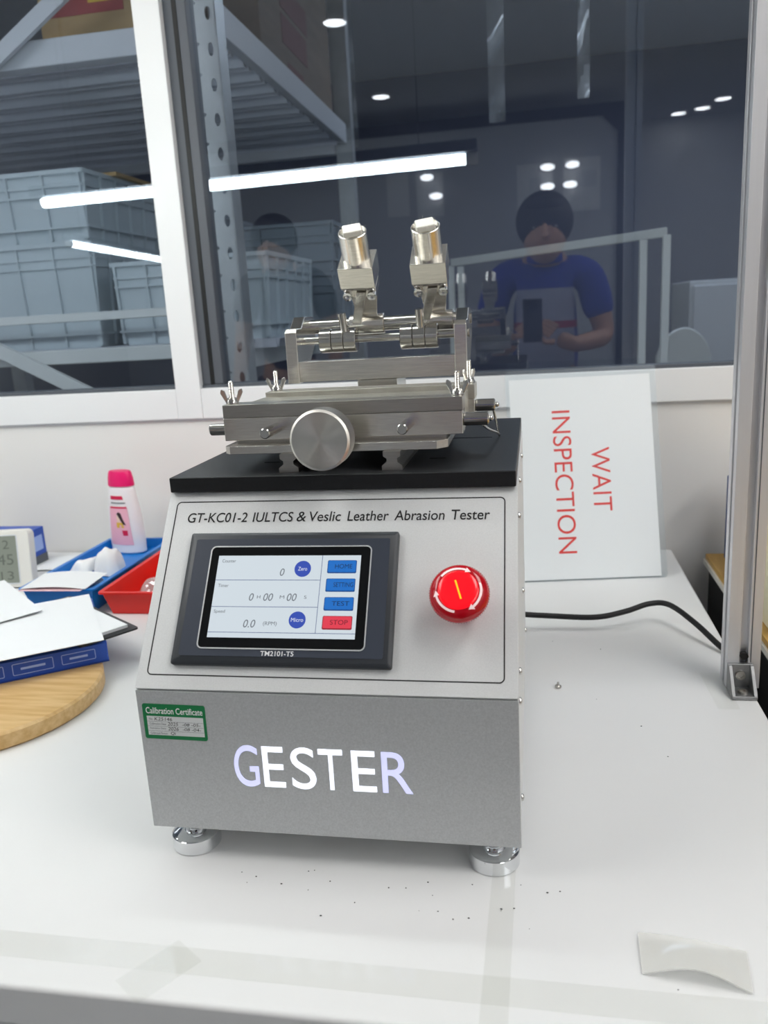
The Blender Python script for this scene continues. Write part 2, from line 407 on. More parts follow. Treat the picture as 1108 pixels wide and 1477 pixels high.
# ------------------------------------------------------------------ lamps of the room and added fill panels
def fill_panel(x, y, label):  # added ceiling fill, set where its mirror image stays out of view
    t = thing('ceiling_light', (x, y, CEIL), label, 'ceiling light', 'square LED ceiling panels')
    part('diffuser', MB().box(x-.28, x+.28, y-.58, y+.58, CEIL-.022, CEIL-.018), 'lamp_panel', t)
    m = MB(); f = Frame((x, y, CEIL-.024), (1, 0, 0), (0, 1, 0)); f.ring(m, -.30, .30, -.60, .60, .004, .022, 0, .024)
    part('frame', m, 'frame_white', t)
fill_panel(-1.1, -.15, 'LED ceiling panel over the left end of the white bench')
fill_panel(1.1, -.15, 'LED ceiling panel over the right end of the white bench')
fill_panel(2.15, -1.0, 'LED ceiling panel along the right wall, nearer the window')
fill_panel(2.15, -2.4, 'LED ceiling panel along the right wall, farther from the window')
fill_panel(-2.75, -.75, 'LED ceiling panel along the left wall')
def tube_lamp(a, b, label):
    a = Vector(a); b = Vector(b); d = (b-a).normalized(); zc = Vector((0, 0, 1))
    t = thing('tube_lamp', (a+b)/2, label, 'tube lamp', 'suspended tube lamps')
    part('tube', MB().cyl(a+d*.03, b-d*.03, .0135, seg=20), 'lamp_tube', t)
    side = d.cross(zc)
    m = MB(); lo = [a+side*.02+zc*.016, b+side*.02+zc*.016, b-side*.02+zc*.016, a-side*.02+zc*.016]
    m.hexa(lo, [q+zc*.028 for q in lo]); part('housing', m, 'seal_grey', t, .002)
    for e, q in ((a, 1), (b, -1)):
        part('socket', MB().cyl(e, e+d*q*.03, .0145, seg=16), 'plastic_white', t)
        part('hanger', MB().cyl(e+d*q*.15+zc*.044, Vector((e.x+d.x*q*.15, e.y+d.y*q*.15, CEIL)), .0015, seg=6), 'seal_grey', t)
tube_lamp((-1.046, .30, .815), (.203, .30, .830), 'long white tube lamp hanging over the tester, mirrored across both panes')
tube_lamp((-1.73, -1.03, .85), (-1.85, -2.32, .85), 'short slanting tube lamp mirrored in the left pane')
def downlight(x, y, label, r=.05):
    t = thing('downlight', (x, y, CEIL), label, 'downlight', 'round ceiling downlights')
    part('lens', MB().lathe([(r, 0), (r, .006)], (x, y, CEIL-.012)), 'lamp_down', t)
    part('rim', MB().lathe([(r+.002, 0), (r+.012, .002), (r+.012, .013), (r+.002, .013)], (x, y, CEIL-.013), cap=False), 'frame_white', t)
for x, y, lb in ((-.52, 1.92-3.36, 'round downlight mirrored near the top edge above the left test head'), (-.551, 1.92-4.707, 'round downlight mirrored below the one at the top edge'),
                 (1.6176, 1.92-5.6886, 'round downlight mirrored at upper right, nearest the post'), (1.531, 1.92-5.9267, 'round downlight mirrored at upper right, middle of three'),
                 (1.3866, 1.92-6.0315, 'round downlight mirrored at upper right, leftmost of three')):
    downlight(x, y, lb)
# the partition behind the photographer, seen only as a reflection
PY = -3.2
g = thing('partition_screen', (-.2, PY-.04, FLOOR), 'grey partition with a dark frame, mirrored in the right pane', 'partition')
part('board', MB().box(-1.9, .90, PY-.05, PY-.02, FLOOR, 1.62), 'board_grey', g)
part('top_rail', MB().box(-1.9, .95, PY-.06, PY, 1.60, 1.67), 'dark_frame', g, .003)
part('stile', MB().box(.88, .95, PY-.06, PY, FLOOR, 1.60), 'dark_frame', g, .003)
part('stile', MB().box(-1.95, -1.88, PY-.06, PY, FLOOR, 1.67), 'dark_frame', g, .003)
part('corner_plate', MB().prism([(.88, PY-.012, 1.60), (.78, PY-.012, 1.60), (.88, PY-.012, 1.50)], [(.88, PY-.002, 1.60), (.78, PY-.002, 1.60), (.88, PY-.002, 1.50)]), 'dark_frame', g)
for xa, xb, za, zb, lb, sq in ((-.616, -.467, 1.093, 1.366, 'white notice sheet mirrored above the left test head', None), (-.417, -.235, 1.076, 1.35, 'white notice sheet mirrored above the right test head', (.30, .75)),
                           (.247, .472, 1.023, 1.349, 'white notice sheet mirrored behind the photographer, left of two', (.2, .8)), (.544, .777, 1.042, 1.365, 'white notice sheet mirrored beside the dark frame, right of two', (.5, .9))):
    t = thing('notice_sheet', ((xa+xb)/2, PY-.018, za), lb, 'notice', 'notices on the partition')
    part('sheet', MB().box(xa, xb, PY-.019, PY-.0175, za, zb), 'paper_white', t)
    if sq: part('print_block', MB().box(xa+(xb-xa)*.35, xa+(xb-xa)*sq[1], PY-.0174, PY-.0168, za+(zb-za)*.45, za+(zb-za)*.75), 'paper_grey', t)
for x, z, lb in ((.4436, 1.3196, 'upper left of four small round lamps mirrored over the photographer'), (.5997, 1.323, 'upper right of four small round lamps mirrored over the photographer'), (.4426, 1.2028, 'lower left of four small round lamps mirrored over the photographer'),
                 (.5865, 1.2037, 'lower right of four small round lamps mirrored over the photographer'), (-.34, 1.3216, 'small round lamp mirrored just right above the right test head'), (-.285, 1.2011, 'small round lamp mirrored close over the right test head')):
    t = thing('spot_lamp', (x, PY-.015, z), lb, 'lamp', 'small round lamps on the partition')  # glowing discs stand in for reflections of downlights farther off
    part('lens', MB().lathe([(.030, 0), (.030, .012)], (x, PY-.004, z), (0, 1, 0), 20, 1.5, .7), 'lamp_puck', t)
    part('body', MB().lathe([(.034, 0), (.034, .012)], (x, PY-.0165, z), (0, 1, 0), 20, 1.5, .7), 'seal_grey', t)

# ------------------------------------------------------------------ the store behind the window
t = thing('hall_lamp', (.9, 2.9, CEIL), 'cool lamp panel under the ceiling of the store behind the glass', 'lamp')  # out-of-view lamp added to lift the light in the store
part('housing', MB().box(.3, 1.5, 2.75, 3.05, CEIL-.03, CEIL), 'frame_white', t)
part('diffuser', MB().box(.32, 1.48, 2.77, 3.03, CEIL-.036, CEIL-.03), 'lamp_hall', t)
# storage rack ------------------------------------------------
RY = 1.22; RB = 2.45; RL = -1.75; RR = -.300
rack = thing('storage_rack', ((RL+RR)/2, 1.8, FLOOR), 'galvanised storage rack with slotted upright standing right behind the window', 'rack')
def slotted_face(m, x0, x1, y, z0, z1, pitch, th):
    """flat strip with punched slots: large ovals on the right column, small holes on the left one"""
    xm = x0+(x1-x0)*.42
    n = int((z1-z0)/pitch); N = 12
    def cell(a, b, c, d, cx, cz, rx, rz):
        vs = []; fs = []
        angs = sorted([2*PI*k/12 for k in range(12)]+[math.atan2(q-cz, p_-cx) % (2*PI) for p_ in (a, b) for q in (c, d)]); M = len(angs)
        for yy in (y, y+th):
            for an in angs: vs.append((cx+rx*math.cos(an), yy, cz+rz*math.sin(an)))
            for an in angs:
                dx, dz = math.cos(an), math.sin(an)
                tt = min(((b-cx)/dx if dx > 1e-6 else (a-cx)/dx if dx < -1e-6 else 9), ((d-cz)/dz if dz > 1e-6 else (c-cz)/dz if dz < -1e-6 else 9))
                vs.append((cx+dx*tt, yy, cz+dz*tt))
        for k in range(M):
            k2 = (k+1) % M
            fs += [(k, k2, M+k2, M+k), (2*M+k, 3*M+k, 3*M+k2, 2*M+k2), (k, 2*M+k, 2*M+k2, k2)]
        m.add(vs, fs)
    for i in range(n):
        za = z0+i*pitch; zb = za+pitch
        cell(xm, x1, za, zb, (xm+x1)/2, (za+zb)/2, .0062, .0125)
        cell(x0, xm, za, zb, (x0+xm)/2, zb-.012 if i % 2 else (za+zb)/2+.012, .0036, .0036)
def upright(xc, yf, front=True):
    m = MB(); wd = .027
    if front: slotted_face(m, xc-wd, xc+wd, yf, FLOOR, CEIL-.02, .066, .0025)
    else: m.box(xc-wd, xc+wd, yf, yf+.0025, FLOOR, CEIL-.02)
    m.box(xc-wd-.0015, xc-wd+.001, yf, yf+.05, FLOOR, CEIL-.02)
    m.box(xc+wd-.001, xc+wd+.0015, yf, yf+.05, FLOOR, CEIL-.02)
    return part('upright', m, 'galvanised', rack)
upright(-.312, RY-.06); upright(RL+.03, RY-.06); upright(-.312, RB, False); upright(RL+.03, RB, False)
for z0, z1, nm in ((1.015, 1.068, 'rack_paint'), (.385, .418, 'rack_white')):
    part('beam', MB().box(RL+.06, -.341, RY-.03, RY+.012, z0, z1), nm, rack, .003)
    part('beam', MB().box(RL+.06, -.341, RB-.02, RB+.02, z0, z1), nm, rack, .003)
    part('side_beam', MB().box(-.325, RR, RY+.01, RB, z1-.02 if z0 > 1 else z0-.03, z1+.045 if z0 > 1 else z0+.012), nm, rack, .003)
def plank_mesh(L, wd):
    m = MB(); m.prism([(0, 0, .020), (0, 0, 0), (0, wd*.12, 0), (0, wd*.25, .018), (0, wd*.62, .018), (0, wd*.75, 0), (0, wd*.92, 0), (0, wd*.92, .020)],
                      [(L, 0, .020), (L, 0, 0), (L, wd*.12, 0), (L, wd*.25, .018), (L, wd*.62, .018), (L, wd*.75, 0), (L, wd*.92, 0), (L, wd*.92, .020)])
    return m.mesh('deck_plank', 'deck_steel', smooth=False)
pm = plank_mesh(-.330-(RL+.06), .115); pm2 = plank_mesh(-.24-(RL+.06), .115)
for k in range(10): inst('deck_plank', pm, rack, (RL+.06, RY+.03+k*.12, 1.045))
for k in range(10): inst('deck_plank', pm2, rack, (RL+.06, RY+.02+k*.12, .3985))
def bar(m, a, b, w2, t2):
    a = Vector(a); b = Vector(b); d = (b-a).normalized(); s_ = Vector((0, 1, 0)); q = d.cross(s_).normalized()
    return m.hexa([a+q*w2-s_*t2, a+q*w2+s_*t2, a-q*w2+s_*t2, a-q*w2-s_*t2], [b+q*w2-s_*t2, b+q*w2+s_*t2, b-q*w2+s_*t2, b-q*w2-s_*t2])
part('brace', bar(MB(), (-.98, RY-.05, .47), (-.60, RY-.05, .275), .016, .006), 'rack_white', rack)
part('brace', bar(MB(), (-.90, RY-.05, .965), (-.50, RY-.05, 1.21), .016, .006), 'rack_paint', rack)
part('guard_rail', MB().box(RL, -.345, RY-.058, RY-.044, .480, .499), 'rack_white', rack, .002)
# crates -------------------------------------------------------
def crate(x0, x1, y0, y1, z0, z1, mt, label, group='plastic crates on the storage rack', nx=3, ny=5):
    t = thing('crate', ((x0+x1)/2, (y0+y1)/2, z0), label, 'crate', group)
    H = z1-z0; ins = .018
    m = MB(); q = ins
    lo = [(x0+q, y0+q, z0), (x1-q, y0+q, z0), (x1-q, y1-q, z0), (x0+q, y1-q, z0)]; q = .006
    hi = [(x0+q, y0+q, z1-.004), (x1-q, y0+q, z1-.004), (x1-q, y1-q, z1-.004), (x0+q, y1-q, z1-.004)]
    q = .016; hi2 = [(x0+q, y0+q, z1-.004), (x1-q, y0+q, z1-.004), (x1-q, y1-q, z1-.004), (x0+q, y1-q, z1-.004)]
    q = .026; lo2 = [(x0+q, y0+q, z0+.008), (x1-q, y0+q, z0+.008), (x1-q, y1-q, z0+.008), (x0+q, y1-q, z0+.008)]
    fs = [(3, 2, 1, 0)]
    for i in range(4):
        j = (i+1) % 4; fs += [(i, j, 4+j, 4+i), (4+i, 4+j, 8+j, 8+i), (8+i, 8+j, 12+j, 12+i)]
    fs.append((12, 13, 14, 15)); m.add(lo+hi+hi2+lo2, fs)
    part('body', m, mt, t, smooth=False)
    f = Frame(((x0+x1)/2, (y0+y1)/2, 0), (1, 0, 0), (0, 1, 0)); hx = (x1-x0)/2; hy = (y1-y0)/2
    for zz, hh in ((z1-.010, .010), (z1-.038, .006), (z1-.058, .005), (z0+.03, .005)):
        m = MB(); d = 0 if zz > z1-.03 else .004; f.ring(m, -hx+d, hx-d, -hy+d, hy-d, .006, .017, zz, zz+hh); part('rim' if zz > z1-.02 else 'band', m, mt, t)
    for k in range(nx+1):
        x = x0+.012+(x1-x0-.024)*k/nx
        part('rib', MB().hexa([(x-.003, y0+.010, z0+.004), (x+.003, y0+.010, z0+.004), (x+.003, y0+.022, z0+.004), (x-.003, y0+.022, z0+.004)], [(x-.003, y0, z1-.01), (x+.003, y0, z1-.01), (x+.003, y0+.01, z1-.01), (x-.003, y0+.01, z1-.01)]), mt, t)
    for k in range(ny+1):
        y = y0+.012+(y1-y0-.024)*k/ny
        part('rib', MB().hexa([(x1-.010, y-.003, z0+.004), (x1-.010, y+.003, z0+.004), (x1-.022, y+.003, z0+.004), (x1-.022, y-.003, z0+.004)], [(x1, y-.003, z1-.01), (x1, y+.003, z1-.01), (x1-.01, y+.003, z1-.01), (x1-.01, y-.003, z1-.01)]), mt, t)
    return t
SZ = .4187
crate(-.98, -.675, 1.262, 1.66, SZ, .664, 'crate_blue', 'tall pale blue grey crate at the left edge, lower of the stacked pair')
crate(-.98, -.675, 1.262, 1.66, .6645, .823, 'crate_blue', 'pale blue grey crate at the left edge, upper of the stacked pair')
crate(-.640, -.462, 1.262, 1.55, SZ, .609, 'crate_blue', 'small pale blue crate on the rack left of the window mullion', nx=2)
crate(-.435, -.252, 1.262, 1.66, SZ, .612, 'crate_blue', 'blue grey crate on the rack right of the slotted upright', nx=2)
crate(-.55, -.216, 1.78, 2.15, SZ, .585, 'crate_dark', 'dark grey crate behind, lower one under the larger dark crate')
crate(-.55, -.216, 1.78, 2.15, .5855, .724, 'crate_dark', 'dark grey crate behind, stacked above the crate beside the upright')
crate(-1.02, -.62, 1.85, 2.3, SZ, .79, 'crate_dark', 'dark crate deep in the rack behind the stacked pale crates')
solo('cardboard_flap', MB().box(-.755, -.66, 1.40, 1.60, .8235, .832), 'cardboard', (-.71, 1.5, .8235), 'flat brown cardboard piece on the upper left crate', 'cardboard')
def carton(x0, x1, y0, y1, z0, z1, mt, label):
    t = thing('carton', ((x0+x1)/2, (y0+y1)/2, z0), label, 'box', 'cartons on the rack top')
    part('box', MB().box(x0, x1, y0, y1, z0, z1), mt, t, .003)
    return t
ZD = 1.066
c1 = carton(-.72, -.455, 1.25, 1.52, ZD, 1.36, 'cardboard', 'brown carton with red print at the top left, on the rack')
part('printed_band', MB().box(-.70, -.52, 1.2485, 1.2498, 1.125, 1.30), 'red_print', c1); part('printed_label', MB().box(-.60, -.52, 1.2472, 1.2484, 1.145, 1.18), 'yellow_print', c1)
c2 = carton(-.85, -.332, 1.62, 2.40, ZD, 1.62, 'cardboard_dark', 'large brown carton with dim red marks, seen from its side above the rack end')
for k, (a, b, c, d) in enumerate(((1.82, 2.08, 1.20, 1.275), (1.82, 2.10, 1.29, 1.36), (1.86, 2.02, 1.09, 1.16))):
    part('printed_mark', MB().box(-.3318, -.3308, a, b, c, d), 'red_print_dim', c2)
# clear plastic strips hanging in the store
for x, y, wd, lb in ((-.30, 2.55, .045, 'crumpled clear plastic strip hanging beside the large carton'), (.485, 2.0, .034, 'clear plastic strip hanging at the top, right of centre'), (.235, 2.2, .05, 'faint clear plastic strip hanging above the right test head')):
    bz = 1.05 if x < 0 else 1.02
    m = MB(); rr = random.Random(int(x*1000))
    nz = 26; ph = rr.random()*6
    m.sheet(lambda u, v: (x+wd*(u-.5), y+.006*math.sin(v*23+ph+u*3)+.004*math.sin(v*51+u*5), CEIL-(CEIL-bz)*v), 4, nz, .0008)
    solo('plastic_strip', m, 'plastic_film', (x, y, bz), lb, 'plastic strip', 'hanging plastic strips')
# trolley frame
t = thing('trolley_frame', (.36, 1.75, FLOOR), 'white tubular trolley frame standing in the store behind the glass', 'trolley')
A = Vector((.10, 1.92, 0)); B = Vector((.645, 1.5, 0)); K = (B-A).normalized(); Nn = Vector((-K.y, K.x, 0))*.5
part('rail', bar(MB(), A+Vector((0, 0, .593)), B+Vector((0, 0, .606)), .0105, .010), 'rack_white', t, .002)
for P_, z_ in ((A, .585), (A+K*.038, .58), (B, .60), (B-K*.06, .595)):
    part('post', MB().box(P_.x-.009, P_.x+.009, P_.y-.009, P_.y+.009, FLOOR+.10, z_), 'rack_white', t, .002)
part('rail', bar(MB(), A+Vector((0, 0, .22)), B+Vector((0, 0, .22)), .009, .008), 'rack_white', t)
lo = [A, B, B+Nn, A+Nn]; part('deck', MB().hexa([q+Vector((0, 0, FLOOR+.10)) for q in lo], [q+Vector((0, 0, FLOOR+.13)) for q in lo]), 'deck_steel', t)
for q in lo:
    qq = q+(((A+B+Nn)/2)-q)*.08
    part('caster', MB().cyl((qq.x-.012, qq.y, FLOOR+.05), (qq.x+.012, qq.y, FLOOR+.05), .05), 'black_rubber', t)
# exit sign, cabinet, chair
t = thing('exit_sign', (.897, Y1-.01, .9), 'small green emergency sign glowing dimly at the right behind the glass', 'sign')
part('box', MB().box(1.49, 1.72, Y1-.03, Y1-.001, .935, 1.04), 'board_grey', t); part('face', MB().box(1.497, 1.713, Y1-.034, Y1-.03, .942, 1.033), 'exit_green', t)
part('pictogram', MB().prism([(1.52, Y1-.036, .985), (1.56, Y1-.036, .955), (1.56, Y1-.036, .975), (1.60, Y1-.036, .975), (1.60, Y1-.036, .995), (1.56, Y1-.036, .995), (1.56, Y1-.036, 1.015)], [(1.52, Y1-.034, .985), (1.56, Y1-.034, .955), (1.56, Y1-.034, .975), (1.60, Y1-.034, .975), (1.60, Y1-.034, .995), (1.56, Y1-.034, .995), (1.56, Y1-.034, 1.015)]), 'ink_white', t)
t.location = (1.6, Y1-.001, .935)
for ch in t.children: ch.location = Vector((.897, Y1-.01, .9))-Vector((1.6, Y1-.001, .935))
t = thing('store_cabinet', (1.35, 3.3, FLOOR), 'grey store cabinet with two doors at the right behind the glass', 'cabinet')
part('body', MB().box(.98, 1.9, 3.1, 3.55, FLOOR, .52), 'board_grey', t, .004)
for k in range(2):
    d_ = part('door', MB().box(.995+k*.455, 1.44+k*.455, 3.082, 3.099, FLOOR+.06, .50), 'rack_paint', t, .003)
    part('handle', MB().box(1.40+k*.07, 1.412+k*.07, 3.066, 3.081, .02, .16), 'steel_polished', d_)
t = thing('plastic_chair', (.90, 2.6, FLOOR), 'pale chair with a rounded back at the right behind the glass', 'chair')
bk = [(.80+.2*i/12, 2.72, .24+.105*math.sin(PI*i/12)**.6) for i in range(13)]
part('backrest', MB().prism([(.80, 2.72, -.10)]+bk+[(1.0, 2.72, -.10)], [(.80, 2.75, -.10)]+[(q[0], 2.75, q[2]) for q in bk]+[(1.0, 2.75, -.10)]), 'rack_white', t, .006)
part('seat', MB().box(.70, 1.10, 2.40, 2.80, -.32, -.28), 'rack_white', t, .01)
for sx in (.73, 1.07):
    for sy in (2.43, 2.77): part('leg', MB().cyl((sx, sy, FLOOR), (sx, sy, -.32), .014), 'aluminium', t)
for sx in (.84, .96): part('back_support', MB().cyl((sx, 2.758, -.30), (sx, 2.758, -.06), .010), 'aluminium', t)

# ------------------------------------------------------------------ the white bench
TX0, TX1, TY0, TY1 = -1.5, .585, -.152, .948
bench = thing('workbench', (-.4, .4, FLOOR), 'long white workbench carrying the tester', 'workbench')
part('worktop', MB().box(TX0, TX1, TY0, TY1, -.036, 0), 'table_white', bench, .004, 3)
part('front_apron', MB().box(TX0+.01, TX1-.01, TY0+.003, TY0+.025, -.22, -.036), 'wall_grey', bench)
part('side_apron', MB().box(TX1-.025, TX1-.003, TY0+.03, TY1-.01, -.22, -.036), 'wall_grey', bench)
for lx in (TX0+.05, TX1-.06):
    for ly in (TY0+.06, TY1-.06): part('leg', MB().box(lx-.025, lx+.025, ly-.025, ly+.025, FLOOR, -.036), 'frame_white', bench)
# clear adhesive tape on the worktop
def tape(pts, w2, label, z=.0003):
    m = MB()
    a, b = Vector(pts[0]), Vector(pts[1]); d = (b-a).normalized(); q = Vector((-d.y, d.x, 0))*w2
    m.hexa([a+q, a-q, b-q, b+q], [p_+Vector((0, 0, z)) for p_ in (a+q, a-q, b-q, b+q)])
    solo('adhesive_tape', m, 'tape_clear', ((a+b)/2), label, 'tape', 'clear tapes on the bench')
tape(((-.45, -.112, .0002), (.57, -.117, .0002)), .0125, 'clear tape stuck lengthwise along the front edge of the bench')
tape(((.303, -.150, .0006), (.3055, .03, .0006)), .0095, 'clear tape running from the bench front under the right foot')
tape(((.045, -.148, .0006), (.075, -.105, .0006)), .016, 'short clear tape patch across the front edge at lower left')
tape(((.545, .405, .0006), (.548, .31, .0006)), .012, 'small clear tape at the foot of the aluminium post')
m = MB(); rr = random.Random(3)
for k in range(34):
    x = rr.uniform(.08, .36); y = rr.uniform(-.06, -.006) if k < 26 else rr.uniform(-.12, .5); s = rr.uniform(.0003, .0007)
    if k >= 26: x = rr.uniform(.34, .55)
    m.ball((x, y, s*.6), s, 6, 4, (1.6 if k % 3 else 1, 1, .6))
solo('crumbs', m, 'crumb', (.2, 0, 0), 'tiny black crumbs scattered on the bench before the tester', 'crumbs', kind='stuff')

# ------------------------------------------------------------------ the tester
W = .32; H0 = .03; Z1 = .1637; DY = .1123; ZT2 = .3069; MD = .4529; PT = .3210
ma = thing('abrasion_tester', (W/2, .22, 0), 'grey bench-top leather abrasion tester with touch screen and red stop knob', 'testing machine')
body = MB().prism([(.0, .0015, H0), (.0, .0015, Z1-.001), (.0, DY+.0015, ZT2-.001), (.0, MD-.008, ZT2-.001), (.0, MD-.008, H0)], [(W, .0015, H0), (W, .0015, Z1-.001), (W, DY+.0015, ZT2-.001), (W, MD-.008, ZT2-.001), (W, MD-.008, H0)])
part('housing', body, 'silver_coat', ma, .001)
lf = part('lower_front_panel', MB().box(.0, W, -.0008, .0014, H0, Z1-.0035), 'grey_coat', ma, .0006)
e = Vector((0, DY, ZT2-Z1)); PL = e.length; e.normalize()
PF = Frame((0, 0, Z1), (1, 0, 0), e)
m = MB(); PF.slab(m, .0, W, -.0018, PL-.001, -.0035, 0., .0018)
cp = part('control_panel', m, 'silver_coat', ma, .0005)
m = MB(); PF.ring(m, .0085, .3095, .0098, .1712, .0045, .0010, 0., .0002); part('border_line', m, 'ink_black', cp)
# title
for s_, a, b in (('GT-KC01-2', .0216, .0785), ('IULTCS', .0840, .1215), ('&', .1250, .1335), ('Veslic', .1365, .1655), ('Leather', .1715, .2085), ('Abrasion', .2135, .2575), ('Tester', .2635, .2965)):
    text('title_lettering', s_, 'ink_black', cp, PF.p(a, .1500, .0001), PF.u, PF.v, b-a, .0095, .10, bold=.004)
# touch screen
hm = Frame(PF.p(0, 0, 0), PF.u, PF.v)
bz = MB()
A_ = hm.rrect(.0305, .2195, .0185, .1375, .002, 0.); B_ = hm.rrect(.0305, .2195, .0185, .1375, .002, .0045); C_ = hm.rrect(.0335, .2165, .0215, .1345, .002, .0068)
bz.prism(A_, B_); bz.prism(B_, C_)
ts = part('touch_screen', bz, 'hmi_bezel', ma)
m = MB(); hm.slab(m, .0375, .2125, .0255, .1305, .0068, .0072, .002); part('face', m, 'hmi_face', ts)
m = MB(); hm.ring(m, .0525, .1975, .0315, .1238, .0048, .0011, .0072, .0078); part('rim_line', m, 'silver_line', ts)
m = MB(); hm.slab(m, .0536, .1964, .0326, .1227, .0072, .0074, .004); part('glass', m, 'hmi_glass', ts)
m = MB(); hm.slab(m, .0607, .1884, .0413, .1147, .0074, .0076); part('display', m, 'screen_white', ts)
def scr(name, u0, u1, v0, v1, mt, h=.0078, r=0.):
    m = MB(); hm.slab(m, u0, u1, v0, v1, .0076, h, r); return part(name, m, mt, ts)
for u0, u1, v0, v1 in ((.1545, .1549, .0458, .1147), (.0607, .1547, .0920, .0924), (.0607, .1547, .0680, .0684), (.0607, .1884, .0456, .0460)): scr('screen_line', u0, u1, v0, v1, 'screen_line')
def stext(s_, u, v, h, mt, width=None, shear=.0, hh=.0079):
    return text('screen_lettering', s_, mt, ts, hm.p(u, v, hh), hm.u, hm.v, width, h, shear, th=.0001)
for k, (s_, vb) in enumerate((('HOME', .0990), ('SETTING', .0825), ('TEST', .0660), ('STOP', .0497))):
    red = s_ == 'STOP'
    scr('button_shade', .1598, .1852, vb-.0006, vb+.0112, 'screen_red_shade' if red else 'screen_blue_shade', .0078, .0012)
    scr('button', .1604, .1846, vb+.0006, vb+.0108, 'screen_red' if red else 'screen_blue', .0079, .0012)
    stext(s_, .1665, vb+.0036, .0040, 'screen_redtext' if red else 'screen_darktext', .0150 if s_ != 'SETTING' else .0172, hh=.0080)
for s_, v in (('Zero', .1024), ('Micro', .0571)):
    m = MB(); hm.disc(m, .1381, v, .0073, .0076, .0078); part('round_button', m, 'screen_navy', ts)
    wd = .0080 if s_ == 'Zero' else .0106
    stext(s_, .1381-wd/2, v-.0017, .0034, 'screen_lighttext', wd)
for s_, u, v, h, wd in (('Counter', .0646, .1082, .0030, .0125), ('Timer', .0640, .0856, .0030, .0095), ('Speed', .0636, .0618, .0036, .0100), ('H', .1005, .0755, .0028, .0030), ('M', .1207, .0755, .0028, .0040), ('S', .1420, .0755, .0028, .0022), ('(RPM)', .1088, .0512, .0042, .0120)):
    stext(s_, u, v, h, 'screen_grey', wd)
for s_, u, v, h, wd in (('0', .1183, .0960, .0066, .0040), ('0', .0935, .0735, .0066, .0040), ('00', .1062, .0735, .0066, .0085), ('00', .1270, .0735, .0066, .0085), ('0.0', .0915, .0500, .0068, .0105)):
    stext(s_, u, v, h, 'screen_grey', wd, .18)
text('model_lettering', 'TM2101-T5', 'ink_white', ts, hm.p(.1095, .0262, .0073), hm.u, hm.v, .0285, .0042, bold=.012, th=.0001)
# emergency stop
eu, ev = .2745, .0745
ES = .83
sp = MB(); base = PF.p(eu, ev, 0)
sp.lathe([(r_*ES, h_) for r_, h_ in [(.0195, 0), (.0195, .004), (.0175, .006), (.0175, .014)]], base, PF.n, 40)
stop = part('stop_knob', sp, 'stop_red', ma, label='red mushroom stop knob')
m = MB(); m.lathe([(r_*ES, h_) for r_, h_ in [(.0165, .014), (.0255, .020), (.0285, .0245), (.0287, .0275), (.0278, .0300), (.0262, .0328), (.0225, .0350), (.0195, .0357)]], base, PF.n, 64); part('mushroom_cap', m, 'stop_red', stop)
m = MB(); m.lathe([(r_*ES, h_) for r_, h_ in [(.0193, .0357), (.0185, .0362), (.0150, .0368), (.0080, .0370), (.0005, .0370)]], base, PF.n, 48); part('cap_centre', m, 'stop_red_glow', stop)
m = MB()
for k in range(72):
    a = 2*PI*k/72; rr_ = .0287*ES
    m.cyl(base+PF.n*.0243+PF.u*rr_*math.cos(a)+PF.v*rr_*math.sin(a), base+PF.n*.0278+PF.u*rr_*math.cos(a)+PF.v*rr_*math.sin(a), .0003, seg=5)
part('grip_ridges', m, 'stop_red', stop, kind='stuff')
def arc_arrow(a0, a1):
    m = MB(); n = 14; h0, h1 = .0353, .0362; R1, R2 = .0204, .0225
    L0 = []; L1 = []
    for i in range(n+1):
        a = math.radians(a0+(a1-a0)*i/n); L0.append((R1, a)); L1.append((R2, a))
    tip = math.radians(a1+(14 if a1 > a0 else -14)); ah = math.radians(a1)
    P2 = lambda r, a, h: base+PF.u*r*ES*math.cos(a)+PF.v*r*ES*math.sin(a)+PF.n*h
    for i in range(n):
        q = [(L0[i]), (L1[i]), (L1[i+1]), (L0[i+1])]; m.hexa([P2(r, a, h0-(r-.0195)*.35) for r, a in q], [P2(r, a, h1-(r-.0195)*.35) for r, a in q])
    q = [(R1-.0018, ah), (R2+.0018, ah), ((R1+R2)/2, tip)]
    m.prism([P2(r, a, h0-(r-.0195)*.35) for r, a in q], [P2(r, a, h1-(r-.0195)*.35) for r, a in q])
    return part('arrow', m, 'stop_arrow', stop)
arc_arrow(140, 72); arc_arrow(20, -48); arc_arrow(262, 196)
bu = Vector((.30, -.95)).normalized(); m = MB()
m.hexa([base+PF.u*(-bu.x*.0080+s1*bu.y*.0007)+PF.v*(-bu.y*.0080-s1*bu.x*.0007)+PF.n*.0369 for s1 in (-1, 1)]+[base+PF.u*(bu.x*.0080+s1*bu.y*.0007)+PF.v*(bu.y*.0080-s1*bu.x*.0007)+PF.n*.0369 for s1 in (1, -1)],
       [base+PF.u*(-bu.x*.0080+s1*bu.y*.0007)+PF.v*(-bu.y*.0080-s1*bu.x*.0007)+PF.n*.0374 for s1 in (-1, 1)]+[base+PF.u*(bu.x*.0080+s1*bu.y*.0007)+PF.v*(bu.y*.0080-s1*bu.x*.0007)+PF.n*.0374 for s1 in (1, -1)])
part('mark_bar', m, 'stop_bar', stop)
# brand letters, backlit
for ch, a, b, za, zb, mt in (('G', .0815, .1030, .0745, .1130, 'letter_glow_lavender'), ('E', .1070, .1255, .0750, .1125, 'letter_glow'), ('S', .1315, .1525, .0745, .1128, 'letter_glow'), ('T', .1555, .1760, .0750, .1122, 'letter_glow'), ('E', .1835, .2035, .0750, .1120, 'letter_glow'), ('R', .2085, .2335, .0750, .1118, 'letter_glow_lavender')):
    text('brand_letter', ch, mt, lf, (a, -.0008, za), (1, 0, 0), (0, 0, 1), b-a, zb-za, th=.0006)
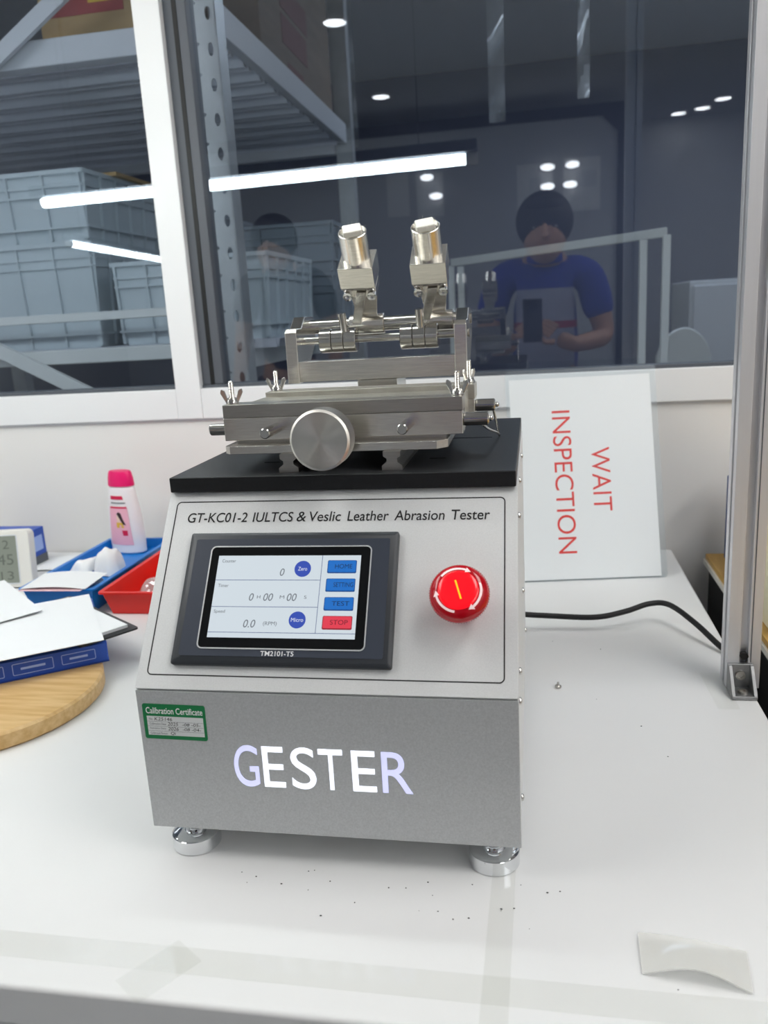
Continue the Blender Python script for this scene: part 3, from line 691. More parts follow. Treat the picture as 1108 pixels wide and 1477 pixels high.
# calibration sticker
SF = Frame((.0042, -.0008, .1160), (1, 0, -.012), (.012, 0, 1))
st_ = MB(); SF.slab(st_, 0, .0562, 0, .0325, 0, .0003, .002); stk = part('calibration_sticker', st_, 'sticker_green', lf)
m = MB(); SF.slab(m, .0032, .0538, .0036, .0212, .0003, .0004); part('write_field', m, 'sticker_white', stk)
text('sticker_title', 'Calibration Certificate', 'ink_white', stk, SF.p(.0030, .0235, .0003), SF.u, SF.v, .0508, .0058, bold=.008, th=.0001)
for k, (s_, hand, hu, hw) in enumerate((('No.', 'K25146', .0100, .0160), ('Calibration Date:', '2025', .0215, .0095), ('Expiration Date:', '2026', .0215, .0095), ('Calibrated Person:', 'Qi', .0235, .0045))):
    v = .0172-k*.0044
    if k: 
        m = MB(); SF.slab(m, .0034, .0536, v+.0034, v+.0036, .0004, .00045); part('rule_line', m, 'ink_grey', stk)
    text('form_lettering', s_, 'ink_grey', stk, SF.p(.0052, v+.0004, .0004), SF.u, SF.v, (.0035, .0150, .0145, .0155)[k], .0020, th=.00005)
    text('handwriting', hand, 'ink_black', stk, SF.p(hu, v, .0004), SF.u, SF.v, hw, .0031, .15, th=.00005)
    if k in (1, 2): text('handwriting', ('-08 -05-', '-08 -04-')[k-1], 'ink_black', stk, SF.p(.0345, v+.0002, .0004), SF.u, SF.v, .0165, .0026, .15, th=.00005)
# top plate
tp = part('top_plate', MB().box(.0020, .3188, DY-.006, MD, ZT2, PT), 'black_coat', ma, .0012, label='black powder-coated top plate')
part('plate_seam', MB().box(.03, .29, .296, .2985, PT, PT+.0006), 'black_plastic', tp)
for hx in (.080, .244):
    m = MB(); f = Frame((hx, .1755, PT), (1, 0, 0), (0, 1, 0)); f.slab(m, -.008, .008, -.002, .002, 0, .0003, .0019); part('slot', m, 'black_matt', tp)
# side screws
def side_screw_mesh():
    m = MB(); m.lathe([(.0032, 0), (.0032, .0008), (.0026, .0018), (.0012, .0023), (.0003, .0024)], (0, 0, 0), (1, 0, 0), 14); return m.mesh('screw', 'steel_polished')
sm = side_screw_mesh()
for y, z in ((.30, .2990), (.17, .2990), (.105, .2815), (.25, .1624), (.035, .1690), (.02, .1500), (.03, .0569), (.40, .0569)): inst('screw', sm, ma, (W, y, z))
# feet
fm = MB(); fm.lathe([(.0205, 0), (.0215, .001), (.0215, .013), (.0195, .0145), (.010, .0150), (.0098, .0185), (.0075, .0188), (.0075, .0205), (.0068, .021), (.0075, .022), (.0068, .023), (.0075, .024), (.0068, .025), (.0075, .026), (.0068, .027), (.0075, .0305)], (0, 0, 0), (0, 0, 1), 36)
fme = fm.mesh('levelling_foot', 'chrome')
for x, y in ((.0285, .022), (.2965, .022), (.0285, .415), (.2965, .415)): inst('levelling_foot', fme, ma, (x, y, 0), label='chrome levelling foot')

# ---- sliding table and clamps
for xa in (.1040, .2000):
    xb = xa+.0185; prof = [(xa, PT), (xb, PT), (xb, PT+.004), (xb-.0045, PT+.0075), (xb-.0045, PT+.0105), (xb-.0015, PT+.0125), (xb-.0015, .3378), (xa+.0015, .3378), (xa+.0015, PT+.0125), (xa+.0045, PT+.0105), (xa+.0045, PT+.0075), (xa, PT+.004)]
    part('guide_rail', MB().prism([(x, .121, z) for x, z in prof], [(x, .43, z) for x, z in prof]), 'steel_dark', ma, smooth=False)
cr = part('slide_plate', MB().prism([(.056, .127, .3378), (.2495, .127, .3378), (.2585, .137, .3378), (.2585, .30, .3378), (.050, .30, .3378), (.050, .133, .3378)], [(.056, .127, .3452), (.2495, .127, .3452), (.2585, .137, .3452), (.2585, .30, .3452), (.050, .30, .3452), (.050, .133, .3452)]), 'steel', ma, .0004)
blk = part('clamp_block', MB().box(.0455, .2715, .1450, .1720, .3480, .3692), 'steel', ma, .0006)
part('spacer', MB().box(.056, .256, .150, .29, .3452, .3480), 'steel_dark', ma)
part('clamp_bar', MB().box(.0455, .2718, .1455, .1720, .3694, .3818), 'steel_dark', ma, .0005)
part('specimen_table', MB().box(.056, .270, .1722, .2380, .3480, .3790), 'steel_rough', ma, .0004)
part('clamp_block', MB().box(.0560, .2760, .2382, .2720, .3480, .3692), 'steel', ma, .0006)
part('clamp_bar', MB().box(.0580, .2765, .2384, .2720, .3694, .3840), 'steel_rough', ma, .0005)
def wing_nut(x, y, z, rz, tall=.021):
    mx = Matrix.Translation((x, y, z)) @ Matrix.Rotation(rz, 4, 'Z')
    m = MB(mx); pr = []
    nth = int(tall/.0016)
    for k in range(nth): pr += [(.0027, k*.0016), (.0022, k*.0016+.0008)]
    pr += [(.0024, nth*.0016), (.0016, nth*.0016+.0006)]
    m.lathe(pr, (0, 0, 0), (0, 0, 1), 14)
    s_ = part('clamp_stud', m, 'steel', ma)
    m = MB(mx); m.lathe([(.0062, 0), (.0062, .0015), (.0048, .0045), (.0040, .0060)], (0, 0, 0), (0, 0, 1), 20)
    for q in (-1, 1):
        o = [(q*.0035, .001), (q*.0058, .001), (q*.0108, .0105), (q*.0098, .0142), (q*.0066, .0128), (q*.0045, .006)]
        m.prism([(a, -.0014, b) for a, b in o], [(a, .0014, b) for a, b in o])
    part('wing_nut', m, 'steel_polished', ma, .0006)
wing_nut(.0515, .158, .3818, .25); wing_nut(.2665, .160, .3818, -.15); wing_nut(.0655, .255, .3840, .1); wing_nut(.2700, .255, .3840, 1.1, .023)
# hand knob and pegs
kn = part('hand_knob', MB().lathe([(.0245, 0), (.0265, .0015), (.0265, .0215), (.0250, .0230), (.008, .0230)], (.1537, .0850, .3548), (0, 1, 0), 72), 'steel_turned', ma, label='knurled steel hand knob')
m = MB()
for k in range(110):
    a = 2*PI*k/110; c_, s_ = math.cos(a), math.sin(a); a2 = a+.16; c2, s2 = math.cos(a2), math.sin(a2); a3 = a-.16; c3, s3 = math.cos(a3), math.sin(a3)
    m.tube([(.1537+.0265*c_, .0868, .3548+.0265*s_), (.1537+.0265*c2, .1062, .3548+.0265*s2)], .00035, 3)
    m.tube([(.1537+.0265*c_, .0868, .3548+.0265*s_), (.1537+.0265*c3, .1062, .3548+.0265*s3)], .00035, 3)
part('knurling', m, 'steel_dark', kn, kind='stuff')
part('shaft', MB().lathe([(.0065, 0), (.0065, .030), (.0090, .0302), (.0090, .0365)], (.1537, .1080, .3585), (0, 1, 0), 28), 'steel_polished', kn)
for x in (.0975, .2220):
    part('front_peg', MB().lathe([(.0040, 0), (.0048, .001), (.0048, .0300), (.0048, .0375)], (x, .1080, .3590), (0, 1, 0), 22), 'steel_polished', ma)
for a, b, r in (((.0265, .158, .3575), (.0460, .158, .3575), .0056), ((.2710, .157, .3600), (.2945, .157, .3600), .0062), ((.2755, .255, .3610), (.2960, .255, .3610), .0062)):
    part('side_pin', MB().cyl(a, b, r, seg=24, ch=.0012), 'steel_polished', ma)
part('pin_ball', MB().ball((.2958, .157, .3600), .0026), 'steel_polished', ma); part('pin_ball', MB().ball((.2974, .255, .3610), .0026), 'steel_polished', ma)
part('wire_loop', MB().tube([(.2885, .157, .3545), (.2925, .19, .345), (.2960, .27, .330), (.2975, .302, .3230), (.2972, .300, .3232), (.2960, .285, .334), (.2945, .268, .348), (.2935, .258, .357)], .0013, 8, 6), 'steel', ma)
# ---- yoke
YF = .300
part('support_column', MB().box(.1440, .1880, YF+.002, .365, PT, .3880), 'steel', ma, .0005)
part('cross_bar', MB().box(.0790, .2520, YF, YF+.030, .3885, .4105), 'steel', ma, .0006)
for xa, xb in ((.0655, .0790), (.2520, .2655)):
    pr = [(YF-.001, .3872), (YF-.001, .4425), (YF+.004, .4465), (YF+.022, .4470), (YF+.040, .4590), (YF+.075, .4590), (YF+.082, .4540), (YF+.082, .4300), (YF+.040, .3990), (YF+.032, .3872)]
    part('yoke_plate', MB().prism([(xa, y, z) for y, z in pr], [(xb, y, z) for y, z in pr]), 'steel', ma, .0010)
RZ1, RY1, RZ2, RY2 = .4322, .322, .4468, .360
part('front_rod', MB().cyl((.079, RY1, RZ1), (.252, RY1, RZ1), .0043), 'steel_polished', ma)
part('rear_rod', MB().cyl((.079, RY2, RZ2), (.252, RY2, RZ2), .0082), 'steel_polished', ma)
part('rod_screw', MB().cyl((.2655, RY1, RZ1), (.2670, RY1, RZ1), .0045), 'steel_dark', ma); part('rod_screw', MB().cyl((.2655, RY2, RZ2), (.2670, RY2, RZ2), .0055), 'steel_dark', ma)
def head(xc, xcol, tilt, roll):
    for k in range(3):
        a = xcol-.0207+k*.0139; part('weight_ring', MB().cyl((a, RY1, RZ1-.001), (a+.0134, RY1, RZ1-.001), .0132, seg=44, ch=.0006), 'steel_polished', ma)
    mx = Matrix.Translation((xc, RY2, RZ2)) @ Matrix.Rotation(roll, 4, 'Y') @ Matrix.Rotation(math.radians(tilt), 4, 'X')
    hub = part('head_hub', MB().cyl((xc-.020, RY2, RZ2), (xc+.020, RY2, RZ2), .0115, seg=36, ch=.0006), 'steel', ma)
    m = MB(mx); m.hexa([(-.011, .004, .006), (.011, .004, .006), (.011, .010, .006), (-.011, .010, .006)], [(-.0170, .004, .050), (.0170, .004, .050), (.0170, .010, .050), (-.0170, .010, .050)]); part('back_web', m, 'steel', ma, .0005)
    m = MB(mx); m.hexa([(-.0165, -.008, .004), (-.0065, -.008, .004), (-.0065, .004, .004), (-.0165, .004, .004)], [(-.003, -.018, .053), (.008, -.018, .053), (.008, -.004, .053), (-.003, -.004, .053)]); part('strut', m, 'steel', ma, .0005)
    m = MB(mx); m.box(-.0180, .0180, -.012, .014, .0440, .0545); part('clamp_tab', m, 'steel', ma, .0008)
    for q in (-1, 1):
        m = MB(mx); m.lathe([(.0044, 0), (.0050, .0006), (.0050, .0055), (.0026, .0056), (.0025, .0036), (.0004, .0035)], (q*.0135, -.0120, .0478), (0, -1, 0), 22); part('bolt', m, 'chrome', ma)
    m = MB(mx); m.prism([(-.0170, -.0160, .0545), (.0170, -.0160, .0545), (.0170, .0185, .0545), (-.0170, .0185, .0545)], [(-.0190, -.0185, .0590), (.0190, -.0185, .0590), (.0190, .0195, .0590), (-.0190, .0195, .0590)])
    m.box(-.0190, .0190, -.0185, .0195, .0590, .0830); bl = part('head_block', m, 'steel', ma, .0005)
    m = MB(mx); m.lathe([(.0152, 0), (.0152, .0325), (.0146, .0330), (.0138, .0330), (.0138, .0305), (.0005, .0305)], (0, -.0005, .0830), (0, 0, 1), 48); hc = part('head_cylinder', m, 'steel', ma)
    m = MB(mx @ Matrix.Translation((0, -.0005, .1135)) @ Matrix.Rotation(.25, 4, 'Z'))
    m.box(-.0098, .0098, -.0085, .0085, 0, .0068); part('felt_pad', m, 'felt_white', hc, .0015)
    m = MB(); rr = random.Random(int(xc*1e4))
    for k in range(46):
        a = rr.uniform(0, 2*PI); p0 = Vector((.0095*math.cos(a), .0085*math.sin(a), .1185)); d = Vector((math.cos(a)*rr.uniform(.2, 1), math.sin(a)*rr.uniform(.2, 1), rr.uniform(-.2, .8)))*rr.uniform(.002, .006)
        m.tube([mx @ p0, mx @ (p0+d*.6), mx @ (p0+d+Vector((0, 0, -.0008)))], .00012, 3)
    part('loose_fibres', m, 'felt_white', hc, kind='stuff')
    m = MB(); m.tube([(xcol+.002 if xc > .2 else xcol+.0085, RY1-.006, RZ1+.008), (xcol+.0015 if xc > .2 else xcol+.0070, RY1-.010, RZ1+.028)], [.0042, .0046], 12); part('release_pin', m, 'steel_polished', ma)
head(.1478, .1215, 34, .02); head(.2268, .2125, 34, .0)

# ------------------------------------------------------------------ power cord
solo('power_cord', MB().tube([(.25, MD-.006, .070), (.262, .485, .060), (.30, .530, .030), (.36, .540, .022), (.418, .540, .021), (.46, .556, .024), (.495, .572, .030), (.522, .568, .030), (.548, .520, .022), (.572, .474, .0075), (.5825, .455, .0062), (.5910, .442, -.003), (.5920, .436, -.03), (.594, .42, -.15), (.594, .41, -.40)], .0040, 12, 8),
     'black_rubber', (.25, MD, .07), 'black power cord running from the tester over the bench edge', 'cord')
# ------------------------------------------------------------------ sign in its clear holder
SB = Vector((.3100, .7500, .0)); su = Vector((.9916, .1300, 0)).normalized(); sh = Vector((-su.y, su.x, 0)); lean = .30
sv = (Vector((0, 0, 1))*math.cos(lean)+sh*math.sin(lean)).normalized()
SG = Frame(SB, su, sv)
sg = thing('sign_holder', SB+su*.12+sh*.05, 'clear upright holder with a white WAIT INSPECTION sheet beside the tester', 'sign')
m = MB(); SG.slab(m, -.010, .2450, .001, .3640, -.0022, -.0002, .006); part('back_sheet', m, 'acrylic_back', sg)
m = MB(); SG.slab(m, -.010, .2450, .001, .3640, .0016, .0030, .006); part('front_sheet', m, 'acrylic_clear', sg)
m = MB(); f = Frame(SB, su, sh); f.slab(m, .0, .2450, .001, .150, .0002, .0024, .004); part('foot', m, 'acrylic_clear', sg)
m = MB(); SG.slab(m, -.0040, .2350, .0035, .3490, .0001, .0008); pp = part('paper', m, 'paper_white', sg)
# lettering reads downwards: right = -v, up = +u
text('sign_lettering', 'INSPECTION', 'ink_red', pp, SG.p(.0660, .2920, .0009), -sv, su, .2450, .0310, th=.0001, bold=-.004)
text('sign_lettering', 'WAIT', 'ink_red', pp, SG.p(.1290, .2260, .0009), -sv, su, .1090, .0310, th=.0001, bold=-.004)
# ------------------------------------------------------------------ aluminium post
POSTLEAN = .0
PX0, PX1, PY0, PY1 = .5560, .5930, .3650, .3980
pt = thing('aluminium_post', ((PX0+PX1)/2, .38, 0), 'slotted aluminium profile post bolted to the right edge of the bench', 'post')
def extrusion(x0, x1, y0, y1):
    s = .0045; d = .009; cx, cy = (x0+x1)/2, (y0+y1)/2
    return [(x0, y0), (cx-s, y0), (cx-s, y0+d), (cx+s, y0+d), (cx+s, y0), (x1, y0), (x1, cy-s), (x1-d, cy-s), (x1-d, cy+s), (x1, cy+s), (x1, y1), (cx+s, y1), (cx+s, y1-d), (cx-s, y1-d), (cx-s, y1), (x0, y1), (x0, cy+s), (x0+d, cy+s), (x0+d, cy-s), (x0, cy-s)]
ex = extrusion(PX0, PX1, PY0, PY1)
part('profile', MB().prism([(x, y, .0006) for x, y in ex], [(x+POSTLEAN*1.2, y, 1.2) for x, y in ex]), 'aluminium', pt, .0008, smooth=False)
part('profile_lip', MB().hexa([(.5815, PY0-.0004, .034), (.5827, PY0-.0004, .034), (.5827, PY0+.001, .034), (.5815, PY0+.001, .034)], [(.5815, PY0-.0004, 1.2), (.5827, PY0-.0004, 1.2), (.5827, PY0+.001, 1.2), (.5815, PY0+.001, 1.2)]), 'seal_grey', pt)
bx0, bx1 = .5560, .5840
bk = part('corner_bracket', MB().box(bx0, bx1, .3330, .3645, .0006, .0050), 'cast_metal', pt, .0008, label='grey cast corner bracket')
part('upright_flange', MB().box(bx0, bx1, .3600, .3648, .0050, .0335), 'cast_metal', bk, .0008)
for xa in (bx0, bx1-.0040):
    part('gusset', MB().prism([(xa, .3335, .005), (xa, .3602, .005), (xa, .3602, .0330), (xa, .3560, .0330)], [(xa+.004, .3335, .005), (xa+.004, .3602, .005), (xa+.004, .3602, .0330), (xa+.004, .3560, .0330)]), 'cast_metal', bk, .0006)
part('bolt', MB().lathe([(.0055, 0), (.0055, .003), (.003, .0032), (.0028, .0015), (.0003, .0015)], (.5700, .3435, .005), (0, 0, 1), 20), 'steel_dark', bk)
part('bolt', MB().lathe([(.0055, 0), (.0055, .003), (.003, .0032), (.0028, .0015), (.0003, .0015)], (.5700, .3600, .020), (0, -1, 0), 20), 'steel_dark', bk)
part('slot_nut', MB().cyl((.5745, .3630, .042), (.5745, .3690, .042), .0050, seg=6), 'black_plastic', pt)
# ------------------------------------------------------------------ neighbouring bench with binder and card box
nb = thing('side_bench', (1.1, .4, FLOOR), 'wood-topped bench with a black skirt to the right of the white bench', 'bench')
part('top_board', MB().box(.640, 1.7, -.4, .920, -.010, 0), 'bench_wood', nb, .001)
part('edge_strip', MB().box(.637, 1.7, -.4, .922, -.019, -.010), 'plastic_white', nb)
part('skirt', MB().box(.645, 1.69, -.39, .915, -.30, -.019), 'black_matt', nb, .004)
for lx in (.70, 1.62):
    for ly in (-.32, .86): part('leg', MB().box(lx-.03, lx+.03, ly-.03, ly+.03, FLOOR, -.30), 'black_matt', nb)
bi = thing('binder', (.73, .86, 0), 'dark blue binder standing behind the aluminium post', 'binder')
part('cover', MB().box(.6660, .6690, .66, .895, .0005, .150), 'binder_blue', bi, .001); part('cover', MB().box(.7270, .7300, .66, .895, .0005, .150), 'binder_blue', bi, .001)
part('spine', MB().box(.6690, .7270, .892, .895, .0005, .150), 'binder_blue', bi); part('sheets', MB().box(.672, .722, .665, .890, .002, .142), 'paper_grey', bi)
cb = thing('card_box', (.70, .55, 0), 'cream cardboard box at the right edge behind the post', 'box')
part('box', MB().box(.652, .76, .52, .640, .0005, .135), 'cream_card', cb, .001); part('lid', MB().box(.650, .762, .518, .642, .110, .138), 'cream_card', cb, .001)
# ------------------------------------------------------------------ small things on the bench
bo = thing('loose_bolt', (.3594, .3547, 0), 'small loose steel screw lying on the bench right of the tester', 'screw')
part('head', MB().lathe([(.0022, 0), (.0038, .0008), (.0038, .0030), (.0028, .0040), (.0003, .0043)], (.3594, .3547, 0), (0, 0, 1), 16), 'steel_dark', bo)
part('thread', MB().cyl((.3594, .3547, .0043), (.3594, .3547, .0075), .0014, seg=10), 'steel_dark', bo)
c0, c1_, c2_, c3 = Vector((.4049, -.053, .0)), Vector((.4787, -.0615, .0)), Vector((.4735, -.0995, .0)), Vector((.4036, -.0905, .0))
def curl(u, v):
    a = c0.lerp(c1_, u); b = c3.lerp(c2_, u); p_ = a.lerp(b, v)
    h = .0012+.0105*math.sin(PI*u)**1.3*v**1.6+.0028*math.sin(PI*u*.9+.5)*(1-v)
    return (p_.x, p_.y, h)
solo('plastic_offcut', MB().sheet(curl, 26, 14, .0008), 'milky_plastic', (.44, -.075, 0), 'curled milky plastic offcut at the lower right corner of the bench', 'plastic piece')
# round wooden board
dc = Vector((-.366, .266, 0)); DR = .150; DH = .022
db = thing('round_board', dc, 'round light wooden board at the left edge of the bench', 'wooden board')
part('disc', MB().lathe([(DR-.003, 0.), (DR, .003), (DR, DH-.003), (DR-.003, DH)], dc, (0, 0, 1), 96), 'disc_wood', db)
# blue carton on the board, papers on top
def quad_box(fl, fr, depth, z0, z1):
    fl = Vector(fl); fr = Vector(fr); d = (fr-fl).normalized(); n = Vector((-d.y, d.x, 0)); return Frame((fl.x, fl.y, z0), d, n), (fr-fl).length
BF, BL = quad_box((-.470, .196, 0), (-.236, .357, 0), .2, DH, .050)
bb = thing('blue_carton', BF.p(BL/2, .1, 0), 'flat blue printed carton lying on the round wooden board', 'box')
m = MB(); BF.slab(m, 0, BL, 0, .21, .0003, .026, .002); bx_ = part('carton', m, 'box_blue', bb)
FF = Frame(BF.p(0, 0, .0), BF.u, (0, 0, 1))
for u0, u1, v0, v1 in ((.165, .215, .006, .022), (.095, .155, .006, .022), (.225, .268, .007, .021), (.04, .09, .006, .022)):
    m = MB(); FF.ring(m, u0, u1, v0, v1, .002, .0009, 0., .0003); part('printed_frame', m, 'blue_print', bx_)
    m = MB(); FF.slab(m, u0+.010, u1-.010, (v0+v1)/2-.0015, (v0+v1)/2+.0015, 0., .0003); part('printed_bar', m, 'blue_print', bx_)
m = MB(); BF.slab(m, .0, BL, -.002, .0, .0003, .0015); part('bottom_flap', m, 'box_blue_dark', bx_)
ZC = DH+.0265
def paper(name, org, ang, wd, hd, z, label, th=.0006, warp=.0, mt='paper_white', cat='paper', group='papers stacked on the blue carton'):
    d = Vector((math.cos(ang), math.sin(ang), 0)); n = Vector((-d.y, d.x, 0)); o = Vector((org[0], org[1], z))
    def f(u, v):
        q = o+d*wd*u+n*hd*v; return (q.x, q.y, q.z+th+warp*(u*u*.6+.4*v*v*math.sin(u*2.4)))
    return solo(name, MB().sheet(f, 10, 8, th), mt, o, label, cat, group)
clip = thing('clipboard', (-.30, .42, ZC), 'black clipboard under the white papers, its corner sticking out', 'clipboard')
CF = Frame((-.213, .405, ZC+.0003), (-.574, -.819, 0), (-.819, .574, 0)); CF.n = Vector((0, 0, 1))
m = MB(); CF.slab(m, .0, .085, .0, .22, 0, .0025, .004); part('board', m, 'black_plastic', clip)
CP = CF.p(.080, .012, 0)
paper('paper_stack', (CP.x, CP.y), .960, .070, .19, ZC+.0030, 'thick stack of white paper on the black clipboard', .0042, .0)
paper('paper_sheet', (-.4756, .175), .604, .297, .215, ZC+.0082, 'white sheet on top whose front edge shows above the blue carton', .0008, .001)
paper('paper_sheet', (-.517, .278), .86, .21, .20, ZC+.0105, 'topmost white sheet with its raised corner near the clock', .0008, .006)
# clock
kx = Matrix.Translation((-.662, .700, 0)) @ Matrix.Rotation(.16, 4, 'Z') @ Matrix.Rotation(-.13, 4, 'X')
ck = thing('digital_clock', (-.662, .715, 0), 'white digital clock with a grey display at the left edge', 'clock')
KF = Frame(kx @ Vector((0, 0, 0)), kx.to_3x3() @ Vector((1, 0, 0)), kx.to_3x3() @ Vector((0, 0, 1)))
m = MB(); KF.slab(m, -.080, .080, .003, .110, -.024, 0., .010); cb_ = part('case', m, 'plastic_white', ck, .002)
m = MB(); KF.slab(m, -.068, .056, .012, .100, 0., .0006, .002); part('display', m, 'lcd', ck)
m = MB(); KF.ring(m, -.070, .058, .010, .102, .003, .002, 0., .0010); part('display_rim', m, 'paper_grey', ck)
for s_, u, v, wd, h in (('45', .018, .046, .030, .020), ('13', .022, .018, .024, .016), ('2', .030, .076, .012, .016)): text('clock_digit', s_, 'lcd_ink', ck, KF.p(u, v, .0007), KF.u, KF.v, wd, h, th=.0001)
m = MB(); m.box(-.72, -.60, .716, .745, 0, .010); part('stand', m, 'plastic_white', ck, .002)
# blue small box behind the clock
b2 = thing('blue_box', (-.66, .85, 0), 'small blue box standing behind the clock', 'box')
part('box', MB().box(-.79, -.660, .825, .885, .0003, .075), 'box_blue', b2, .001); part('side_print', MB().box(-.6600, -.6593, .835, .875, .03, .06), 'blue_print', b2); part('base_band', MB().box(-.7905, -.6593, .8245, .8855, .0003, .020), 'seal_grey', b2)
# trays
def tray(name, F, L, D, H, mt, label, cat='tray', fz=.003):
    t = thing(name, F.p(L/2, D/2, 0), label, cat)
    m = MB(); tp_ = .010; th = .0025
    def loop(i, z): return [F.p(i, i, z), F.p(L-i, i, z), F.p(L-i, D-i, z), F.p(i, D-i, z)]
    lo = loop(tp_, .0003); hi = loop(0, H); hi2 = loop(th, H); lo2 = loop(th+tp_*(1-fz/H), fz)
    fs = [(3, 2, 1, 0)]
    for i in range(4):
        j = (i+1) % 4; fs += [(i, j, 4+j, 4+i), (4+i, 4+j, 8+j, 8+i), (8+i, 8+j, 12+j, 12+i)]
    fs.append((12, 13, 14, 15)); m.add(lo+hi+hi2+lo2, fs); part('shell', m, mt, t, .0006)
    m = MB(); F.ring(m, -.005, L+.005, -.005, D+.005, .006, .0055, H-.003, H); part('rim', m, mt, t)
    return t
BT = Frame((-.513, .582, 0), (1, 0, 0), (0, 1, 0))
tray('blue_tray', BT, .129, .305, .046, 'tray_blue', 'bright blue shallow plastic tray behind the papers', fz=.029)
RT = Frame((-.366, .577, 0), (1, .01, 0), (-.01, 1, 0))
tray('red_tray', RT, .24, .24, .042, 'tray_red', 'red shallow plastic tray partly hidden behind the tester')
# things in the trays
def lump(name, c, L, wd, hh, mt, label, cat, seed, ang=0., group=None):
    rr = random.Random(seed); ph = [rr.random()*6 for _ in range(6)]
    d = Vector((math.cos(ang), math.sin(ang), 0)); n = Vector((-d.y, d.x, 0)); c = Vector(c)
    def f(u, v):
        a = (u-.5)*2; b = (v-.5)*2; h = hh*max(0, (1-abs(a)**5))*max(0, (1-abs(b)**5))*(.86+.14*math.sin(3*a+ph[0])*math.cos(2.5*b+ph[1]))+.05*hh*math.sin(9*a+ph[2]+3*b)*(1-a*a)*(1-b*b)
        q = c+d*(L/2*a*(1+.1*math.sin(3*b+ph[3])))+n*(wd/2*b*(1+.12*math.sin(4*a+ph[4]))); return (q.x, q.y, c.z+.0016+max(0, h))
    return solo(name, MB().sheet(f, 22, 16, .0012), mt, c, label, cat, group)
lump('glove', BT.p(.086, .135, .0295), .052, .055, .046, 'cloth_white', 'white crumpled glove standing up in the blue tray', 'glove', 4, .3)
lump('crumpled_tissue', BT.p(.034, .150, .0295), .038, .055, .022, 'cloth_white', 'flat crumpled white tissue lying left of the glove in the blue tray', 'tissue', 9, -.2)
mk = thing('marker_pen', BT.p(.07, .09, .0292), 'dark blue marker pen lying in the blue tray', 'marker')
pa, pb, pc = BT.p(.050, .098, .0362), BT.p(.072, .085, .0365), BT.p(.108, .064, .0369)
part('cap', MB().cyl(pa, pb, .0066, seg=18, ch=.001), 'marker_blue', mk); part('barrel', MB().cyl(pb, pc, .0060, seg=18, ch=.001), 'plastic_white', mk)
d_ = BT.u
def tp1(u, v): q = BT.p(.004+.118*u, -.010+.075*v, .0480+.004*math.sin(u*3)+.003*v); return q
solo('paper_sheet', MB().sheet(tp1, 10, 4, .0006), 'paper_white', BT.p(.1, .02, .048), 'white sheet lying across the front rim of the blue tray', 'paper')
def tp2(u, v): q = BT.p(.004+.112*u, -.016+.022*v, .0465+.0006*u); return q
solo('paper_slip', MB().sheet(tp2, 6, 2, .0005), 'paper_pink', BT.p(.1, -.01, .0465), 'pink slip of paper under the white sheet on the blue tray', 'paper')
lump('clear_bag', RT.p(.105, .07, .0035), .13, .085, .050, 'bag_film', 'clear plastic bag bulging out of the red tray', 'bag', 21, .1)
m = MB(); m.hexa([RT.p(.070, .045, .0036), RT.p(.135, .045, .0036), RT.p(.135, .095, .0036), RT.p(.070, .095, .0036)], [RT.p(.070, .045, .028), RT.p(.135, .045, .028), RT.p(.135, .095, .028), RT.p(.070, .095, .028)])
solo('soap_block', m, 'cardboard', RT.p(.105, .07, .0036), 'beige block inside the clear bag in the red tray', 'block', bev=.003)
# lotion bottle
bx, by = -.4560, .852
bz0 = .0293
bt = thing('lotion_bottle', (bx, by, bz0), 'white lotion bottle with a bright pink cap standing in the blue tray', 'bottle')
bmx = Matrix.Translation((bx, by, bz0)) @ Matrix.Rotation(-.22, 4, 'Z') @ Matrix.Diagonal((.96, .96, .865, 1))
prof = [(.036, .0005), (.0405, .004), (.0415, .03), (.0405, .07), (.0375, .105), (.0335, .130), (.0315, .145), (.0300, .152), (.0270, .155)]
m = MB(bmx); m.lathe(prof, (0, 0, 0), (0, 0, 1), 48, 1., .52); part('body', m, 'bottle_white', bt)
m = MB(bmx); m.lathe([(.0300, .155), (.0306, .157), (.0292, .172), (.0268, .184), (.0240, .1885), (.012, .190)], (0, 0, 0), (0, 0, 1), 48, 1., .58); part('cap', m, 'pink_cap', bt)
def rad(z):
    for i in range(len(prof)-1):
        if prof[i][1] <= z <= prof[i+1][1]:
            t_ = (z-prof[i][1])/(prof[i+1][1]-prof[i][1]); return prof[i][0]*(1-t_)+prof[i+1][0]*t_
    return .03
def decal(name, outline, mt, lift):
    """print wrapped on the front of the bottle: outline in (x, z); triangulated as a fan strip"""
    def pos(x, z, d_): r = rad(z); return bmx @ Vector((x, -.52*math.sqrt(max(r*r-x*x, 1e-6))-d_, z))
    m = MB(); m.prism([pos(x, z, lift-.0003) for x, z in outline], [pos(x, z, lift) for x, z in outline]); return part(name, m, mt, bt)
def grid_decal(name, xl, xr, za, zb, mt, lift, nx=10, nz=8):
    m = MB()
    def f(u, v):
        z = zb+(za-zb)*v; x = (xl[0]+(xl[1]-xl[0])*v)*(1-u)+(xr[0]+(xr[1]-xr[0])*v)*u; r = rad(z)
        return bmx @ Vector((x, -.52*math.sqrt(max(r*r-x*x, 1e-6))-lift, z))
    m.sheet(f, nx, nz, .0003); return part(name, m, mt, bt)
grid_decal('label', (-.023, -.029), (.021, .027), .022, .108, 'label_pink', .0006)
grid_decal('label_band', (-.020, -.0205), (.020, .0205), .106, .110, 'label_red', .0010, 10, 2)
grid_decal('name_band', (-.018, -.018), (.012, .014), .126, .134, 'label_red', .0008, 8, 2)
grid_decal('text_band', (-.017, -.017), (.018, .018), .117, .1195, 'ink_grey', .0008, 8, 2)
